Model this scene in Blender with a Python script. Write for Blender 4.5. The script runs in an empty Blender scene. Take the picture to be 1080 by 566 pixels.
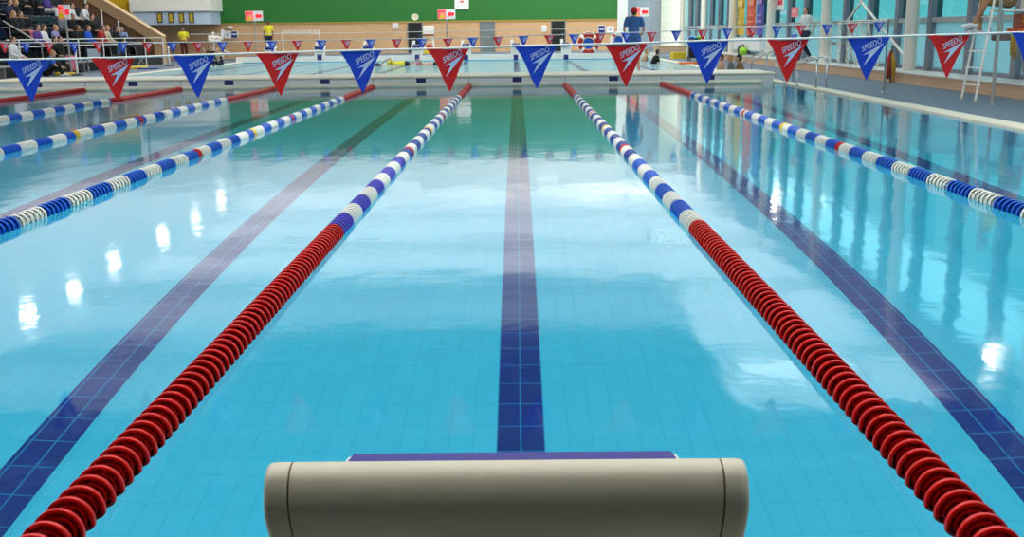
import bpy, bmesh, math, random
from mathutils import Vector, Matrix
random.seed(7)
PI = math.pi
S = bpy.context.scene
COL = S.collection
# ------------------------------------------------------------------ camera (frame 1080 x 566)
F = 1100.0
CAM = Vector((0.0, -1.5, 1.31))
_p, _yaw, _roll = math.radians(12.75), math.radians(0.40), math.radians(0.66)
_fw = Vector((-math.sin(_yaw)*math.cos(_p), math.cos(_yaw)*math.cos(_p), -math.sin(_p)))
_r0 = Vector((math.cos(_yaw), math.sin(_yaw), 0))
_u0 = _r0.cross(_fw)
_rt = _r0*math.cos(_roll) - _u0*math.sin(_roll)
_up = _u0*math.cos(_roll) + _r0*math.sin(_roll)
cd = bpy.data.cameras.new('camera'); cam = bpy.data.objects.new('camera', cd); COL.objects.link(cam)
cd.sensor_width = 36; cd.lens = 36*F/1080; cd.clip_start = 0.05; cd.clip_end = 400
m3 = Matrix((_rt, _up, -_fw)).transposed()
cam.matrix_world = Matrix.Translation(CAM) @ m3.to_4x4()
S.camera = cam

def P(px, py, y=None, z=None, x=None):
    """World point on the sight line of a photo pixel at a known world y, z or x."""
    d = _rt*(px-540) + _up*(283-py) + _fw*F
    if y is not None: k = (y-CAM.y)/d.y
    elif z is not None: k = (z-CAM.z)/d.z
    else: k = (x-CAM.x)/d.x
    return CAM + d*k

# ------------------------------------------------------------------ materials
def srgb(r, g, b):
    f = lambda c: (c/255/12.92) if c/255 <= .04045 else ((c/255+.055)/1.055)**2.4
    return (f(r), f(g), f(b), 1)
MATS = {}
def mat(name, rgb, rough=.5, metal=0, vary=.06, scale=6, emit=0, spec=.5, bump=0, coat=0):
    if name in MATS: return MATS[name]
    m = bpy.data.materials.new(name); m.use_nodes = True; nt = m.node_tree
    b = nt.nodes['Principled BSDF']
    c = srgb(*rgb)
    b.inputs['Roughness'].default_value = rough; b.inputs['Metallic'].default_value = metal
    b.inputs['Specular IOR Level'].default_value = spec
    if coat: b.inputs['Coat Weight'].default_value = coat
    tc = nt.nodes.new('ShaderNodeTexCoord'); n = nt.nodes.new('ShaderNodeTexNoise')
    n.inputs['Scale'].default_value = scale; n.inputs['Detail'].default_value = 3
    nt.links.new(tc.outputs['Object'], n.inputs['Vector'])
    mx = nt.nodes.new('ShaderNodeMixRGB')
    mx.inputs[1].default_value = tuple(v*(1-vary) for v in c[:3])+(1,)
    mx.inputs[2].default_value = tuple(min(1, v*(1+vary)) for v in c[:3])+(1,)
    nt.links.new(n.outputs['Fac'], mx.inputs[0]); nt.links.new(mx.outputs[0], b.inputs['Base Color'])
    if bump:
        bp = nt.nodes.new('ShaderNodeBump'); bp.inputs['Strength'].default_value = bump
        n2 = nt.nodes.new('ShaderNodeTexNoise'); n2.inputs['Scale'].default_value = scale*12
        nt.links.new(tc.outputs['Object'], n2.inputs['Vector'])
        nt.links.new(n2.outputs['Fac'], bp.inputs['Height']); nt.links.new(bp.outputs[0], b.inputs['Normal'])
    if emit:
        b.inputs['Emission Color'].default_value = c; b.inputs['Emission Strength'].default_value = emit
    MATS[name] = m
    return m
def tile_mat(name, c1, c2, grout, w, h, gs, axes='xy', rough=.35, offset=0.0, off=(0, 0)):
    if name in MATS: return MATS[name]
    m = bpy.data.materials.new(name); m.use_nodes = True; nt = m.node_tree
    b = nt.nodes['Principled BSDF']; b.inputs['Roughness'].default_value = rough
    g = nt.nodes.new('ShaderNodeNewGeometry'); sp = nt.nodes.new('ShaderNodeSeparateXYZ'); cb = nt.nodes.new('ShaderNodeCombineXYZ')
    nt.links.new(g.outputs['Position'], sp.inputs[0])
    for i, a in enumerate(axes):
        ad = nt.nodes.new('ShaderNodeMath'); ad.operation = 'ADD'; ad.inputs[1].default_value = off[i]
        nt.links.new(sp.outputs['xyz'.index(a)], ad.inputs[0]); nt.links.new(ad.outputs[0], cb.inputs[i])
    br = nt.nodes.new('ShaderNodeTexBrick'); br.offset = offset; br.squash = 1
    br.inputs['Scale'].default_value = 1; br.inputs['Mortar Size'].default_value = gs
    br.inputs['Brick Width'].default_value = w; br.inputs['Row Height'].default_value = h
    br.inputs['Mortar Smooth'].default_value = .3
    br.inputs['Color1'].default_value = srgb(*c1); br.inputs['Color2'].default_value = srgb(*c2); br.inputs['Mortar'].default_value = srgb(*grout)
    nt.links.new(cb.outputs[0], br.inputs['Vector']); nt.links.new(br.outputs['Color'], b.inputs['Base Color'])
    MATS[name] = m
    return m

M_white = mat('white_paint', (236, 232, 224), .45)
M_cream = mat('cream_plastic', (205, 194, 168), .38, vary=.03, scale=3)
M_seam = mat('seam_rubber', (120, 100, 60), .6)
M_navy = mat('navy_grip', (52, 44, 128), .75, vary=.35, scale=90, bump=.25)
M_navytile = tile_mat('lane_line_tiles', (4, 20, 120), (8, 24, 128), (20, 130, 185), .125, .25, .0055, 'xy', off=(0.125*40, 0))
M_bluemark = mat('blue_tile_mark', (42, 44, 120), .35)
M_pool = tile_mat('pool_floor_tiles', (84, 204, 228), (80, 201, 226), (70, 191, 216), .125, .25, .004, 'xy', off=(10, 0))
M_poolw = tile_mat('pool_wall_tiles', (92, 206, 238), (88, 203, 236), (76, 192, 226), .25, .25, .005, 'xz')
M_poolw2 = tile_mat('pool_side_tiles', (92, 206, 238), (88, 203, 236), (76, 192, 226), .25, .25, .005, 'yz')
M_coping = mat('coping_tile', (240, 228, 204), .5, scale=2)
M_deck = tile_mat('deck_tile', (108, 121, 137), (103, 116, 133), (97, 109, 126), .15, .15, .004, 'xy', .55)
M_grout = mat('bulkhead_panel', (236, 238, 238), .4, vary=.02)
M_beam = mat('gutter_cream', (232, 224, 204), .45)
M_brick = tile_mat('buff_brick', (208, 166, 122), (200, 157, 113), (212, 178, 140), .225, .075, .006, 'xz', .8, .5)
M_brick2 = tile_mat('buff_brick_side', (222, 182, 136), (214, 172, 126), (224, 192, 152), .225, .075, .006, 'yz', .8, .5)
M_brown = mat('brown_wall', (112, 74, 46), .7, scale=1)
M_tan = mat('tan_parapet', (176, 138, 102), .7, scale=1)
M_tancap = mat('tan_cap', (236, 200, 150), .6)
M_green = mat('green_wall', (30, 112, 36), .6, vary=.05, scale=.4)
M_greyw = mat('grey_panel', (186, 194, 202), .5)
M_bluegrey = mat('blue_grey_panel', (188, 204, 222), .5)
M_yellow = mat('yellow_paint', (232, 196, 32), .5)
M_ledge = tile_mat('ledge_tile', (226, 184, 146), (222, 178, 140), (214, 172, 136), .2, .1, .004, 'yz', .5)
M_ledgecap = mat('ledge_cap', (228, 222, 214), .4)
M_column = mat('cream_column', (236, 228, 214), .4, vary=.02)
M_mull = mat('grey_mullion', (122, 126, 140), .5)
M_steel = mat('steel', (190, 192, 196), .22, 1)
M_alu = mat('dull_aluminium', (176, 172, 168), .4, .7)
M_black = mat('black_plastic', (22, 22, 26), .5)
M_red = mat('red_plastic', (204, 16, 8), .3, vary=.05, spec=.3)
M_blue = mat('blue_plastic', (14, 92, 200), .3, vary=.05)
M_purple = mat('violet_blue_plastic', (72, 66, 190), .3, vary=.05)
M_navyd = mat('navy_plastic', (24, 58, 150), .3, vary=.05)
M_wplas = mat('white_plastic', (238, 234, 222), .35, vary=.03)
M_yplas = mat('yellow_plastic', (240, 200, 30), .35)
M_fred = mat('red_pennant', (222, 16, 18), .6, vary=.08, scale=9)
M_fblue = mat('blue_pennant', (10, 66, 200), .6, vary=.08, scale=9)
M_logo = mat('logo_print', (206, 218, 246), .6, vary=.02)
M_rope = mat('white_rope', (236, 234, 228), .6)
M_seat = mat('navy_seat', (14, 34, 58), .16)
M_terr = mat('terrace_concrete', (50, 47, 48), .8)
M_orange = mat('orange_fabric', (206, 84, 30), .6)
M_redfab = mat('red_fabric', (176, 48, 34), .7)
M_amber = mat('amber_fabric', (188, 140, 40), .7)
M_lime = mat('lime_fabric', (160, 220, 40), .6)
M_purpb = mat('purple_banner', (92, 82, 168), .7)
M_redb = mat('red_banner', (218, 92, 66), .7)
M_yelb = mat('yellow_banner', (224, 186, 60), .7)
M_paper = mat('paper_white', (236, 234, 234), .6)
M_pinkp = mat('pink_paper', (240, 128, 130), .6)
M_sign_r = mat('sign_red', (232, 34, 50), .5)
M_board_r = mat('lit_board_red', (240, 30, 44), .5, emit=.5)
M_sign_p = mat('sign_pink', (246, 176, 182), .5)
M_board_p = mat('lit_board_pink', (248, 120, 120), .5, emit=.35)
M_doorb = mat('dark_opening', (10, 11, 12), .7)
M_doorg = mat('grey_door', (112, 120, 120), .5)

def glass(name, tint, mixw=.0, frost=None):
    m = bpy.data.materials.new(name); m.use_nodes = True; nt = m.node_tree
    for n in list(nt.nodes):
        if n.type != 'OUTPUT_MATERIAL': nt.nodes.remove(n)
    out = [n for n in nt.nodes if n.type == 'OUTPUT_MATERIAL'][0]
    t = nt.nodes.new('ShaderNodeBsdfTransparent'); t.inputs[0].default_value = srgb(*tint)
    gl = nt.nodes.new('ShaderNodeBsdfGlossy'); gl.inputs['Roughness'].default_value = .02
    fr = nt.nodes.new('ShaderNodeFresnel'); fr.inputs['IOR'].default_value = 1.3
    mx = nt.nodes.new('ShaderNodeMixShader')
    ge = nt.nodes.new('ShaderNodeNewGeometry'); iv = nt.nodes.new('ShaderNodeMath'); iv.operation = 'SUBTRACT'; iv.inputs[0].default_value = 1
    ml = nt.nodes.new('ShaderNodeMath'); ml.operation = 'MULTIPLY'     # only the outer face of the pane mirrors
    nt.links.new(ge.outputs['Backfacing'], iv.inputs[1]); nt.links.new(iv.outputs[0], ml.inputs[0]); nt.links.new(fr.outputs[0], ml.inputs[1])
    nt.links.new(ml.outputs[0], mx.inputs[0])
    nt.links.new(t.outputs[0], mx.inputs[1]); nt.links.new(gl.outputs[0], mx.inputs[2])
    last = mx
    if frost:
        tr = nt.nodes.new('ShaderNodeBsdfTranslucent'); tr.inputs[0].default_value = srgb(*frost)
        df = nt.nodes.new('ShaderNodeBsdfDiffuse'); df.inputs[0].default_value = srgb(*frost)
        a = nt.nodes.new('ShaderNodeMixShader'); a.inputs[0].default_value = .3
        nt.links.new(tr.outputs[0], a.inputs[1]); nt.links.new(df.outputs[0], a.inputs[2])
        b = nt.nodes.new('ShaderNodeMixShader'); b.inputs[0].default_value = mixw
        nt.links.new(mx.outputs[0], b.inputs[1]); nt.links.new(a.outputs[0], b.inputs[2]); last = b
    nt.links.new(last.outputs[0], out.inputs[0])
    return m
M_glass = glass('tinted_glass', (112, 164, 168))
M_glass2 = glass('pale_glass', (172, 212, 218))
M_frost = glass('frosted_glass', (122, 168, 178), .75, (164, 192, 200))
M_clear = glass('rooflight_glass', (245, 250, 250))

def water_material(name, strength, fine):
    m = bpy.data.materials.new(name); m.use_nodes = True; nt = m.node_tree
    for n in list(nt.nodes):
        if n.type != 'OUTPUT_MATERIAL': nt.nodes.remove(n)
    out = [n for n in nt.nodes if n.type == 'OUTPUT_MATERIAL'][0]
    g = nt.nodes.new('ShaderNodeNewGeometry')
    mp = nt.nodes.new('ShaderNodeMapping'); mp.inputs['Scale'].default_value = (1.3, .7, 1)
    nt.links.new(g.outputs['Position'], mp.inputs[0])
    n = nt.nodes.new('ShaderNodeTexNoise'); n.inputs['Scale'].default_value = 1.6; n.inputs['Detail'].default_value = 2
    nt.links.new(mp.outputs[0], n.inputs['Vector'])
    bp = nt.nodes.new('ShaderNodeBump'); bp.inputs['Strength'].default_value = strength; bp.inputs['Distance'].default_value = .05 if strength < .2 else .25
    n2 = nt.nodes.new('ShaderNodeTexNoise'); n2.inputs['Scale'].default_value = 14; n2.inputs['Detail'].default_value = 1
    nt.links.new(g.outputs['Position'], n2.inputs['Vector'])
    ml = nt.nodes.new('ShaderNodeMath'); ml.operation = 'MULTIPLY_ADD'; ml.inputs[1].default_value = fine
    nt.links.new(n2.outputs['Fac'], ml.inputs[0]); nt.links.new(n.outputs['Fac'], ml.inputs[2])
    nt.links.new(ml.outputs[0], bp.inputs['Height'])
    rf = nt.nodes.new('ShaderNodeBsdfRefraction'); rf.inputs['IOR'].default_value = 1.333; rf.inputs['Roughness'].default_value = 0
    rf.inputs['Color'].default_value = (.74, .97, 1, 1)
    gl = nt.nodes.new('ShaderNodeBsdfGlossy'); gl.inputs['Roughness'].default_value = .06
    gl.inputs['Color'].default_value = (1, 1, 1, 1)
    fr = nt.nodes.new('ShaderNodeFresnel'); fr.inputs['IOR'].default_value = 1.333
    mx = nt.nodes.new('ShaderNodeMixShader')
    for q in (gl, fr): nt.links.new(bp.outputs[0], q.inputs['Normal'])
    nt.links.new(fr.outputs[0], mx.inputs[0]); nt.links.new(rf.outputs[0], mx.inputs[1]); nt.links.new(gl.outputs[0], mx.inputs[2])
    nt.links.new(mx.outputs[0], out.inputs[0])
    return m
M_water = water_material('calm_water', .07, .10)
M_water2 = water_material('choppy_water', .5, .2)
def membrane_material(name, t, mixw):
    m = bpy.data.materials.new(name); m.use_nodes = True; nt = m.node_tree
    for n in list(nt.nodes):
        if n.type != 'OUTPUT_MATERIAL': nt.nodes.remove(n)
    out = [n for n in nt.nodes if n.type == 'OUTPUT_MATERIAL'][0]
    tr = nt.nodes.new('ShaderNodeBsdfTranslucent'); tr.inputs[0].default_value = (t, t, t, 1)
    df = nt.nodes.new('ShaderNodeBsdfDiffuse'); df.inputs[0].default_value = (.85, .86, .86, 1)
    mx = nt.nodes.new('ShaderNodeMixShader'); mx.inputs[0].default_value = mixw
    nt.links.new(tr.outputs[0], mx.inputs[1]); nt.links.new(df.outputs[0], mx.inputs[2]); nt.links.new(mx.outputs[0], out.inputs[0])
    return m
M_roofA = membrane_material('roof_fill_near', .95, .40)  # near roof, out of view, made extra translucent to light pool and block
M_roofB = membrane_material('roof_sheet_dense', .55, .6)
M_roofE = membrane_material('roof_sheet_thick', .45, .75)
M_roofC = membrane_material('roof_sheet_mid', .62, .45)
def emitter(name, col, st):
    m = bpy.data.materials.new(name); m.use_nodes = True; nt = m.node_tree
    b = nt.nodes['Principled BSDF']; b.inputs['Base Color'].default_value = col
    b.inputs['Emission Color'].default_value = col; b.inputs['Emission Strength'].default_value = st
    return m
M_lamp = emitter('lamp_glow', (1, .97, .92, 1), 40)

# ------------------------------------------------------------------ geometry helpers
class MB:
    def __init__(s): s.bm = bmesh.new(); s.slot = 0; s.mats = []
    def use(s, m):
        if m not in s.mats: s.mats.append(m)
        s.slot = s.mats.index(m); return s
    def _f(s, vs):
        try:
            f = s.bm.faces.new(vs); f.material_index = s.slot; return f
        except ValueError: return None
    def box(s, c, d, rot=None):
        c = Vector(c); h = Vector(d)/2
        vs = []
        for i in (-1, 1):
            for j in (-1, 1):
                for k in (-1, 1):
                    v = Vector((i*h.x, j*h.y, k*h.z))
                    if rot is not None: v = rot @ v
                    vs.append(s.bm.verts.new(c+v))
        for q in ((0, 1, 3, 2), (4, 6, 7, 5), (0, 4, 5, 1), (2, 3, 7, 6), (0, 2, 6, 4), (1, 5, 7, 3)):
            s._f([vs[i] for i in q])
        return s
    def span(s, x0, x1, y0, y1, z0, z1): return s.box(((x0+x1)/2, (y0+y1)/2, (z0+z1)/2), (abs(x1-x0), abs(y1-y0), abs(z1-z0)))
    def prism(s, pts, ax, a, b):
        """polygon in the plane across axis ax ('x': pts are (y,z); 'y': (x,z); 'z': (x,y)), drawn out from a to b"""
        def v(p, t): return (t, p[0], p[1]) if ax == 'x' else (p[0], t, p[1]) if ax == 'y' else (p[0], p[1], t)
        A = [s.bm.verts.new(v(p, a)) for p in pts]; B = [s.bm.verts.new(v(p, b)) for p in pts]
        n = len(pts); s._f(A); s._f(B[::-1])
        for i in range(n): s._f([A[i], B[i], B[(i+1) % n], A[(i+1) % n]])
        return s
    def tube(s, pts, r, n=10, closed=False, caps=True):
        pts = [Vector(p) for p in pts]; rs = r if isinstance(r, (list, tuple)) else [r]*len(pts)
        rings = []; N = len(pts); ref = None
        for i, p in enumerate(pts):
            a = pts[(i-1) % N] if (i > 0 or closed) else p; b = pts[(i+1) % N] if (i < N-1 or closed) else p
            t = (b-a).normalized()
            if ref is None: ref = Vector((0, 0, 1)) if abs(t.z) < .9 else Vector((1, 0, 0))
            u = (ref - t*ref.dot(t)).normalized(); w = t.cross(u); ref = u
            rings.append([s.bm.verts.new(p + (u*math.cos(2*PI*k/n) + w*math.sin(2*PI*k/n))*rs[i]) for k in range(n)])
        for i in range(N if closed else N-1):
            A, B = rings[i], rings[(i+1) % N]
            for k in range(n): s._f([A[k], A[(k+1) % n], B[(k+1) % n], B[k]])
        if caps and not closed: s._f(rings[0][::-1]); s._f(rings[-1])
        return s
    def lathe(s, prof, c=(0, 0, 0), ax='z', n=24, closed=False):
        c = Vector(c); rings = []
        for r, h in prof:
            ring = []
            for k in range(n):
                a = 2*PI*k/n; x, y = r*math.cos(a), r*math.sin(a)
                ring.append(s.bm.verts.new(c + Vector((x, y, h) if ax == 'z' else (x, h, y) if ax == 'y' else (h, x, y))))
            rings.append(ring)
        m = len(rings)
        for i in range(m if closed else m-1):
            A, B = rings[i], rings[(i+1) % m]
            for k in range(n): s._f([A[k], A[(k+1) % n], B[(k+1) % n], B[k]])
        if not closed: s._f(rings[0][::-1]); s._f(rings[-1])
        return s
    def ball(s, c, r, rot=None, u=14, v=9):
        c = Vector(c); r = Vector(r) if hasattr(r, '__len__') else Vector((r, r, r))
        f = lambda p: c + ((rot @ p) if rot is not None else p)
        top = s.bm.verts.new(f(Vector((0, 0, r.z)))); bot = s.bm.verts.new(f(Vector((0, 0, -r.z)))); rings = []
        for i in range(1, v):
            t = PI*i/v
            rings.append([s.bm.verts.new(f(Vector((r.x*math.sin(t)*math.cos(2*PI*k/u), r.y*math.sin(t)*math.sin(2*PI*k/u), r.z*math.cos(t))))) for k in range(u)])
        for k in range(u):
            s._f([top, rings[0][k], rings[0][(k+1) % u]]); s._f([bot, rings[-1][(k+1) % u], rings[-1][k]])
            for i in range(v-2): s._f([rings[i][k], rings[i+1][k], rings[i+1][(k+1) % u], rings[i][(k+1) % u]])
        return s
    def mesh(s, name, smooth=None):
        bmesh.ops.recalc_face_normals(s.bm, faces=s.bm.faces)
        me = bpy.data.meshes.new(name); s.bm.to_mesh(me); s.bm.free()
        for m in s.mats: me.materials.append(m)
        if smooth:
            for p in me.polygons: p.use_smooth = True
            if smooth != True: me.set_sharp_from_angle(angle=math.radians(smooth))
        return me
    def build(s, name, m=None, parent=None, smooth=None, bevel=0, kind=None):
        if m is not None and not s.mats: s.mats = [m]
        o = bpy.data.objects.new(name, s.mesh(name, smooth)); COL.objects.link(o)
        if bevel:
            b = o.modifiers.new('bevel', 'BEVEL'); b.width = bevel; b.segments = 2; b.limit_method = 'ANGLE'
        if parent is not None: o.parent = parent
        if kind: o['kind'] = kind
        return o
def tag(o, label, cat, group=None):
    o['label'] = label; o['category'] = cat
    if group: o['group'] = group
    return o
def thing(name, label, cat, loc=(0, 0, 0), rz=0, group=None):
    o = bpy.data.objects.new(name, None); COL.objects.link(o); o.empty_display_size = .1
    o.location = loc; o.rotation_euler = (0, 0, rz)
    return tag(o, label, cat, group)
def struct(name, mb, m, parent=None, smooth=None, bevel=0):
    return mb.build(name, m, parent, smooth, bevel, None if parent else 'structure')
def dup(root, loc, rz, label, group=None, scale=None):
    r = root.copy(); COL.objects.link(r); r.location = loc; r.rotation_euler = (root.rotation_euler[0], root.rotation_euler[1], rz)
    r['label'] = label
    if group: r['group'] = group
    if scale: r.scale = (scale,)*3
    for ch in root.children:
        c = ch.copy(); COL.objects.link(c); c.parent = r
        for g in ch.children:
            d = g.copy(); COL.objects.link(d); d.parent = c
    return r
ORD = 'first second third fourth fifth sixth seventh eighth ninth tenth eleventh twelfth thirteenth fourteenth fifteenth sixteenth seventeenth eighteenth nineteenth twentieth'.split()
def nth(i):
    if i < 20: return ORD[i]
    t, u = divmod(i+1, 10)
    w = {2: 'twenty', 3: 'thirty', 4: 'forty'}[t]
    return w[:-1]+'ieth' if u == 0 else w+'-'+ORD[u-1]
def remesh(mb, name, m, voxel, parent, extra=None):
    me = mb.mesh(name+'_src'); o = bpy.data.objects.new('tmp', me); COL.objects.link(o)
    r = o.modifiers.new('r', 'REMESH'); r.mode = 'VOXEL'; r.voxel_size = voxel; r.use_smooth_shade = True
    sm = o.modifiers.new('s', 'SMOOTH'); sm.iterations = 3; sm.factor = .5
    dg = bpy.context.evaluated_depsgraph_get()
    me2 = bpy.data.meshes.new_from_object(o.evaluated_get(dg)); me2.name = name
    bpy.data.objects.remove(o); bpy.data.meshes.remove(me)
    if extra:
        b = bmesh.new(); b.from_mesh(me2); t = extra.mesh('t'); b.from_mesh(t); b.to_mesh(me2); b.free(); bpy.data.meshes.remove(t)
    me2.materials.clear(); me2.materials.append(m)
    for p in me2.polygons: p.use_smooth = True; p.material_index = 0
    ob = bpy.data.objects.new(name, me2); COL.objects.link(ob)
    if parent is not None: ob.parent = parent
    return ob

# ------------------------------------------------------------------ key distances
XR, XL = 6.5, -13.4           # pool sides
YB0, YB1 = 24.9, 26.9         # bulkhead
YE = 50.3                     # far end wall of the second pool
YW = 58.6                     # back wall of the hall
DEPTH = 1.95
LANE = 2.4
ROPES = [1.2+LANE*k for k in range(-5, 2)]
HZ = 7.0
XS = 9.9                      # glazed wall
YN = -9.0

# ------------------------------------------------------------------ setting
b = MB(); b.use(M_pool).span(XL-.3, XR+.3, -.3, YE+.3, -DEPTH-.2, -DEPTH); struct('floor_pool', b, None)
b = MB(); b.use(M_poolw).span(XL-.3, XR+.3, -.3, 0, -DEPTH, -.02); struct('wall_pool_near', b, None)
b = MB(); b.use(M_poolw).span(XL-.3, XR+.3, YE, YE+.3, -DEPTH, .02).use(M_white).span(XL-.3, XR+.3, YE-.03, YE+.35, .02, .27); struct('wall_pool_far', b, None)
b = MB(); b.use(M_poolw2).span(XR, XR+.3, -.3, YE+.3, -DEPTH, -.02); struct('wall_pool_right', b, None)
b = MB(); b.use(M_poolw2).span(XL-.3, XL, -.3, YE+.3, -DEPTH, -.02); struct('wall_pool_left', b, None)
b = MB(); b.span(XR-.01, XR+.32, -.3, YE, -.02, .035); struct('trim_right', b, M_coping, bevel=.012)
b = MB(); b.span(XL-.32, XL+.01, -.3, YE, -.02, .035); struct('trim_left', b, M_coping, bevel=.012)
b = MB(); b.span(XL-.3, XR+.3, -.32, .01, -.02, .035); struct('trim_near', b, M_coping, bevel=.012)
b = MB(); b.span(XR+.32, XS+.1, YN, YW+6, -.1, .03); struct('floor_deck_right', b, M_deck)
b = MB(); b.span(-27, XL-.32, YN, YW, -.1, .03); struct('floor_deck_left', b, M_deck)
b = MB(); b.span(XL-.32, XR+.32, YN, -.32, -.1, .03); struct('floor_deck_near', b, tile_mat('shaded_deck_tile', (66, 68, 72), (62, 64, 69), (52, 54, 58), .15, .15, .004, 'xy', .6))  # tile darkened as painted shade around the starting block
b = MB(); b.span(XL-.3, XR+.32, YE+.35, YW+6, -.1, .25); struct('floor_deck_far', b, M_deck)
for i, (y0, y1) in enumerate(((0.0, YB0), (YB1, YE-.03))):
    bm = MB(); N = 1
    vs = [bm.bm.verts.new(v) for v in ((XL, y0, 0), (XR, y0, 0), (XR, y1, 0), (XL, y1, 0))]
    bm._f(vs); o = bm.build('pool_water', (M_water, M_water2)[i], kind='structure')
b = MB(); b.span(XL, XR, YB1, YE, -1.2, -1.1); struct('floor_pool_far', b, tile_mat('pale_pool_tiles', (214, 240, 246), (210, 238, 245), (196, 228, 238), .25, .25, .004, 'xy'))
# lane lines on the pool floor
for k in range(-5, 3):
    x = k*LANE
    b = MB(); b.span(x-.125, x+.125, 1.2, 23.4, -DEPTH, -DEPTH+.006).span(x-.5, x+.5, 23.15, 23.4, -DEPTH, -DEPTH+.006)
    o = struct('trim_%d' % (k+6), b, M_navytile)
    b = MB(); b.span(x-.125, x+.125, 28.6, 48.6, -1.1, -1.094); struct('trim_%d' % (k+26), b, M_navytile)
# back wall
XG = 5.65
b = MB(); b.span(-27, XG, YW, YW+.3, 0, 1.93); wb = struct('wall_back', b, M_brick)
b = MB(); b.span(-27, XG, YW-.02, YW+.3, 1.93, 5.7); struct('wall_back_upper', b, M_green)
b = MB(); b.span(-27, XG, YW, YW+.3, 5.7, HZ+.3); struct('wall_back_top', b, M_white)
b = MB(); b.span(-27, XG, YW-.05, YW+.3, 1.9, 1.98); struct('trim_back', b, mat('ochre_trim', (176, 140, 60), .6))
b = MB(); b.span(XG, XG+.55, YW-.1, YW+5, 0, HZ+.3); struct('wall_pier', b, tile_mat('pale_tiles', (226, 232, 226), (222, 228, 222), (200, 206, 204), .2, .4, .006, 'xz'))
b = MB(); b.span(XG+.55, XS+.3, YW+5, YW+5.3, 0, HZ+.3); struct('wall_recess', b, M_greyw)
b = MB(); b.span(8.7, XS, YW+4.6, YW+4.75, 0.2, HZ); struct('wall_recess_side', b, tile_mat('beige_tiles', (222, 222, 206), (218, 218, 202), (190, 192, 180), .3, .3, .008, 'xz'))
# grey double door in the recess
b = MB(); b.span(6.35, 8.25, YW+4.9, YW+5, .25, 4.6)
d = struct('door_4', b, mat('pale_grey_door', (168, 180, 194), .45))
b = MB(); b.span(7.26, 7.30, YW+4.86, YW+4.9, .25, 4.6).span(6.35, 8.25, YW+4.86, YW+4.9, 2.2, 2.26); b.build('door_frame', M_greyw, d)
b = MB(); b.span(-27.3, -27, YN, YW+.3, 0, HZ+.3); struct('wall_left', b, M_tan)
b = MB(); b.span(-27.3, XS+.3, YN-.3, YN, 0, HZ+.3); struct('wall_near', b, mat('near_wall_darkened', (60, 57, 52), .7))  # unseen wall, darkened to keep bounce light off the block
# doors in the back wall
for i, (x0, x1, m, nm) in enumerate(((431, 445, M_doorb, 'dark'), (507.5, 521, M_doorg, 'grey'), (582, 595.5, M_doorb, 'dark'))):
    a, c = P(x0, 40, y=YW).x, P(x1, 40, y=YW).x
    b = MB(); b.span(a, c, YW-.03, YW+.02, .25, 1.88); d = struct('door_%d' % (i+1), b, m)
    b = MB()
    b.span(a-.06, a, YW-.06, YW, .25, 1.92).span(c, c+.06, YW-.06, YW, .25, 1.92).span(a, c, YW-.06, YW, 1.88, 1.92)
    b.build('door_frame', M_doorg, d)
    b = MB(); b.tube([(c-.12, YW-.07, .95), (c-.12, YW-.07, 1.25)], .012).box((c-.12, YW-.05, 1.25), (.03, .05, .03)).box((c-.12, YW-.05, .95), (.03, .05, .03)); b.build('door_handle', M_steel, d)
# white balcony box
xa, xb = P(141, 20, y=YW-2).x, P(222, 20, y=YW-2).x
z0, z1 = P(180, 26, y=YW-2).z, P(180, 12, y=YW-2).z
b = MB(); b.span(xa, xb, YW-2, YW-.02, z0, z1+.02); struct('wall_balcony', b, M_bluegrey)
b = MB(); b.span(xa-.1, xb+.15, YW-2.15, YW-.02, z1, z1+.75); struct('wall_balcony_upper', b, M_white)
b = MB(); b.span(xa-.05, xb+.1, YW-2.08, YW-2.04, z1+.75, z1+1.8); struct('window_balcony', b, M_frost)
b = MB(); b.span(xa-.1, xb+.15, YW-1.2, YW-.02, z1+1.8, HZ); struct('wall_balcony_top', b, M_white)
for i, px in enumerate((168.7, 180.5, 191.5, 202)):
    c = P(px, 18.8, y=YW-2.02)
    b = MB(); b.box(c, (.19, .05, .44)); w = struct('window_%d' % (i+1), b, mat('yellow_blind', (206, 176, 40), .5))
    b = MB()
    for s_ in (-1, 1): b.box(c+Vector((s_*.115, -.02, 0)), (.05, .06, .5)).box(c+Vector((0, -.02, s_*.235)), (.26, .06, .05))
    b.build('window_frame', mat('dark_frame', (70, 66, 50), .6), w)
# white pier and yellow panel behind the stand
c0, c1 = P(138, 10, y=YW-1).x, P(147, 10, y=YW-1).x
b = MB(); b.span(c0, c1, YW-1.2, YW-.02, 1.2, HZ); struct('wall_left_pier', b, M_white)
c0, c1 = P(100, 10, y=YW-.5).x, P(138, 10, y=YW-.5).x
b = MB(); b.span(c0, c1, YW-.6, YW-.02, P(120, 17, y=YW-.6).z, HZ-2.5).use(mat('deep_yellow', (214, 176, 20), .6)).span(c0+1, c1-.1, YW-.9, YW-.6, P(120, 16, y=YW-.6).z, P(120, 3, y=YW-.6).z); struct('wall_yellow', b, None) if not b.mats else None
b.mats = [mat('deep_yellow', (214, 176, 20), .6), mat('pale_yellow', (226, 200, 90), .6)]; b.build('wall_yellow', None, kind='structure')
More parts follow.
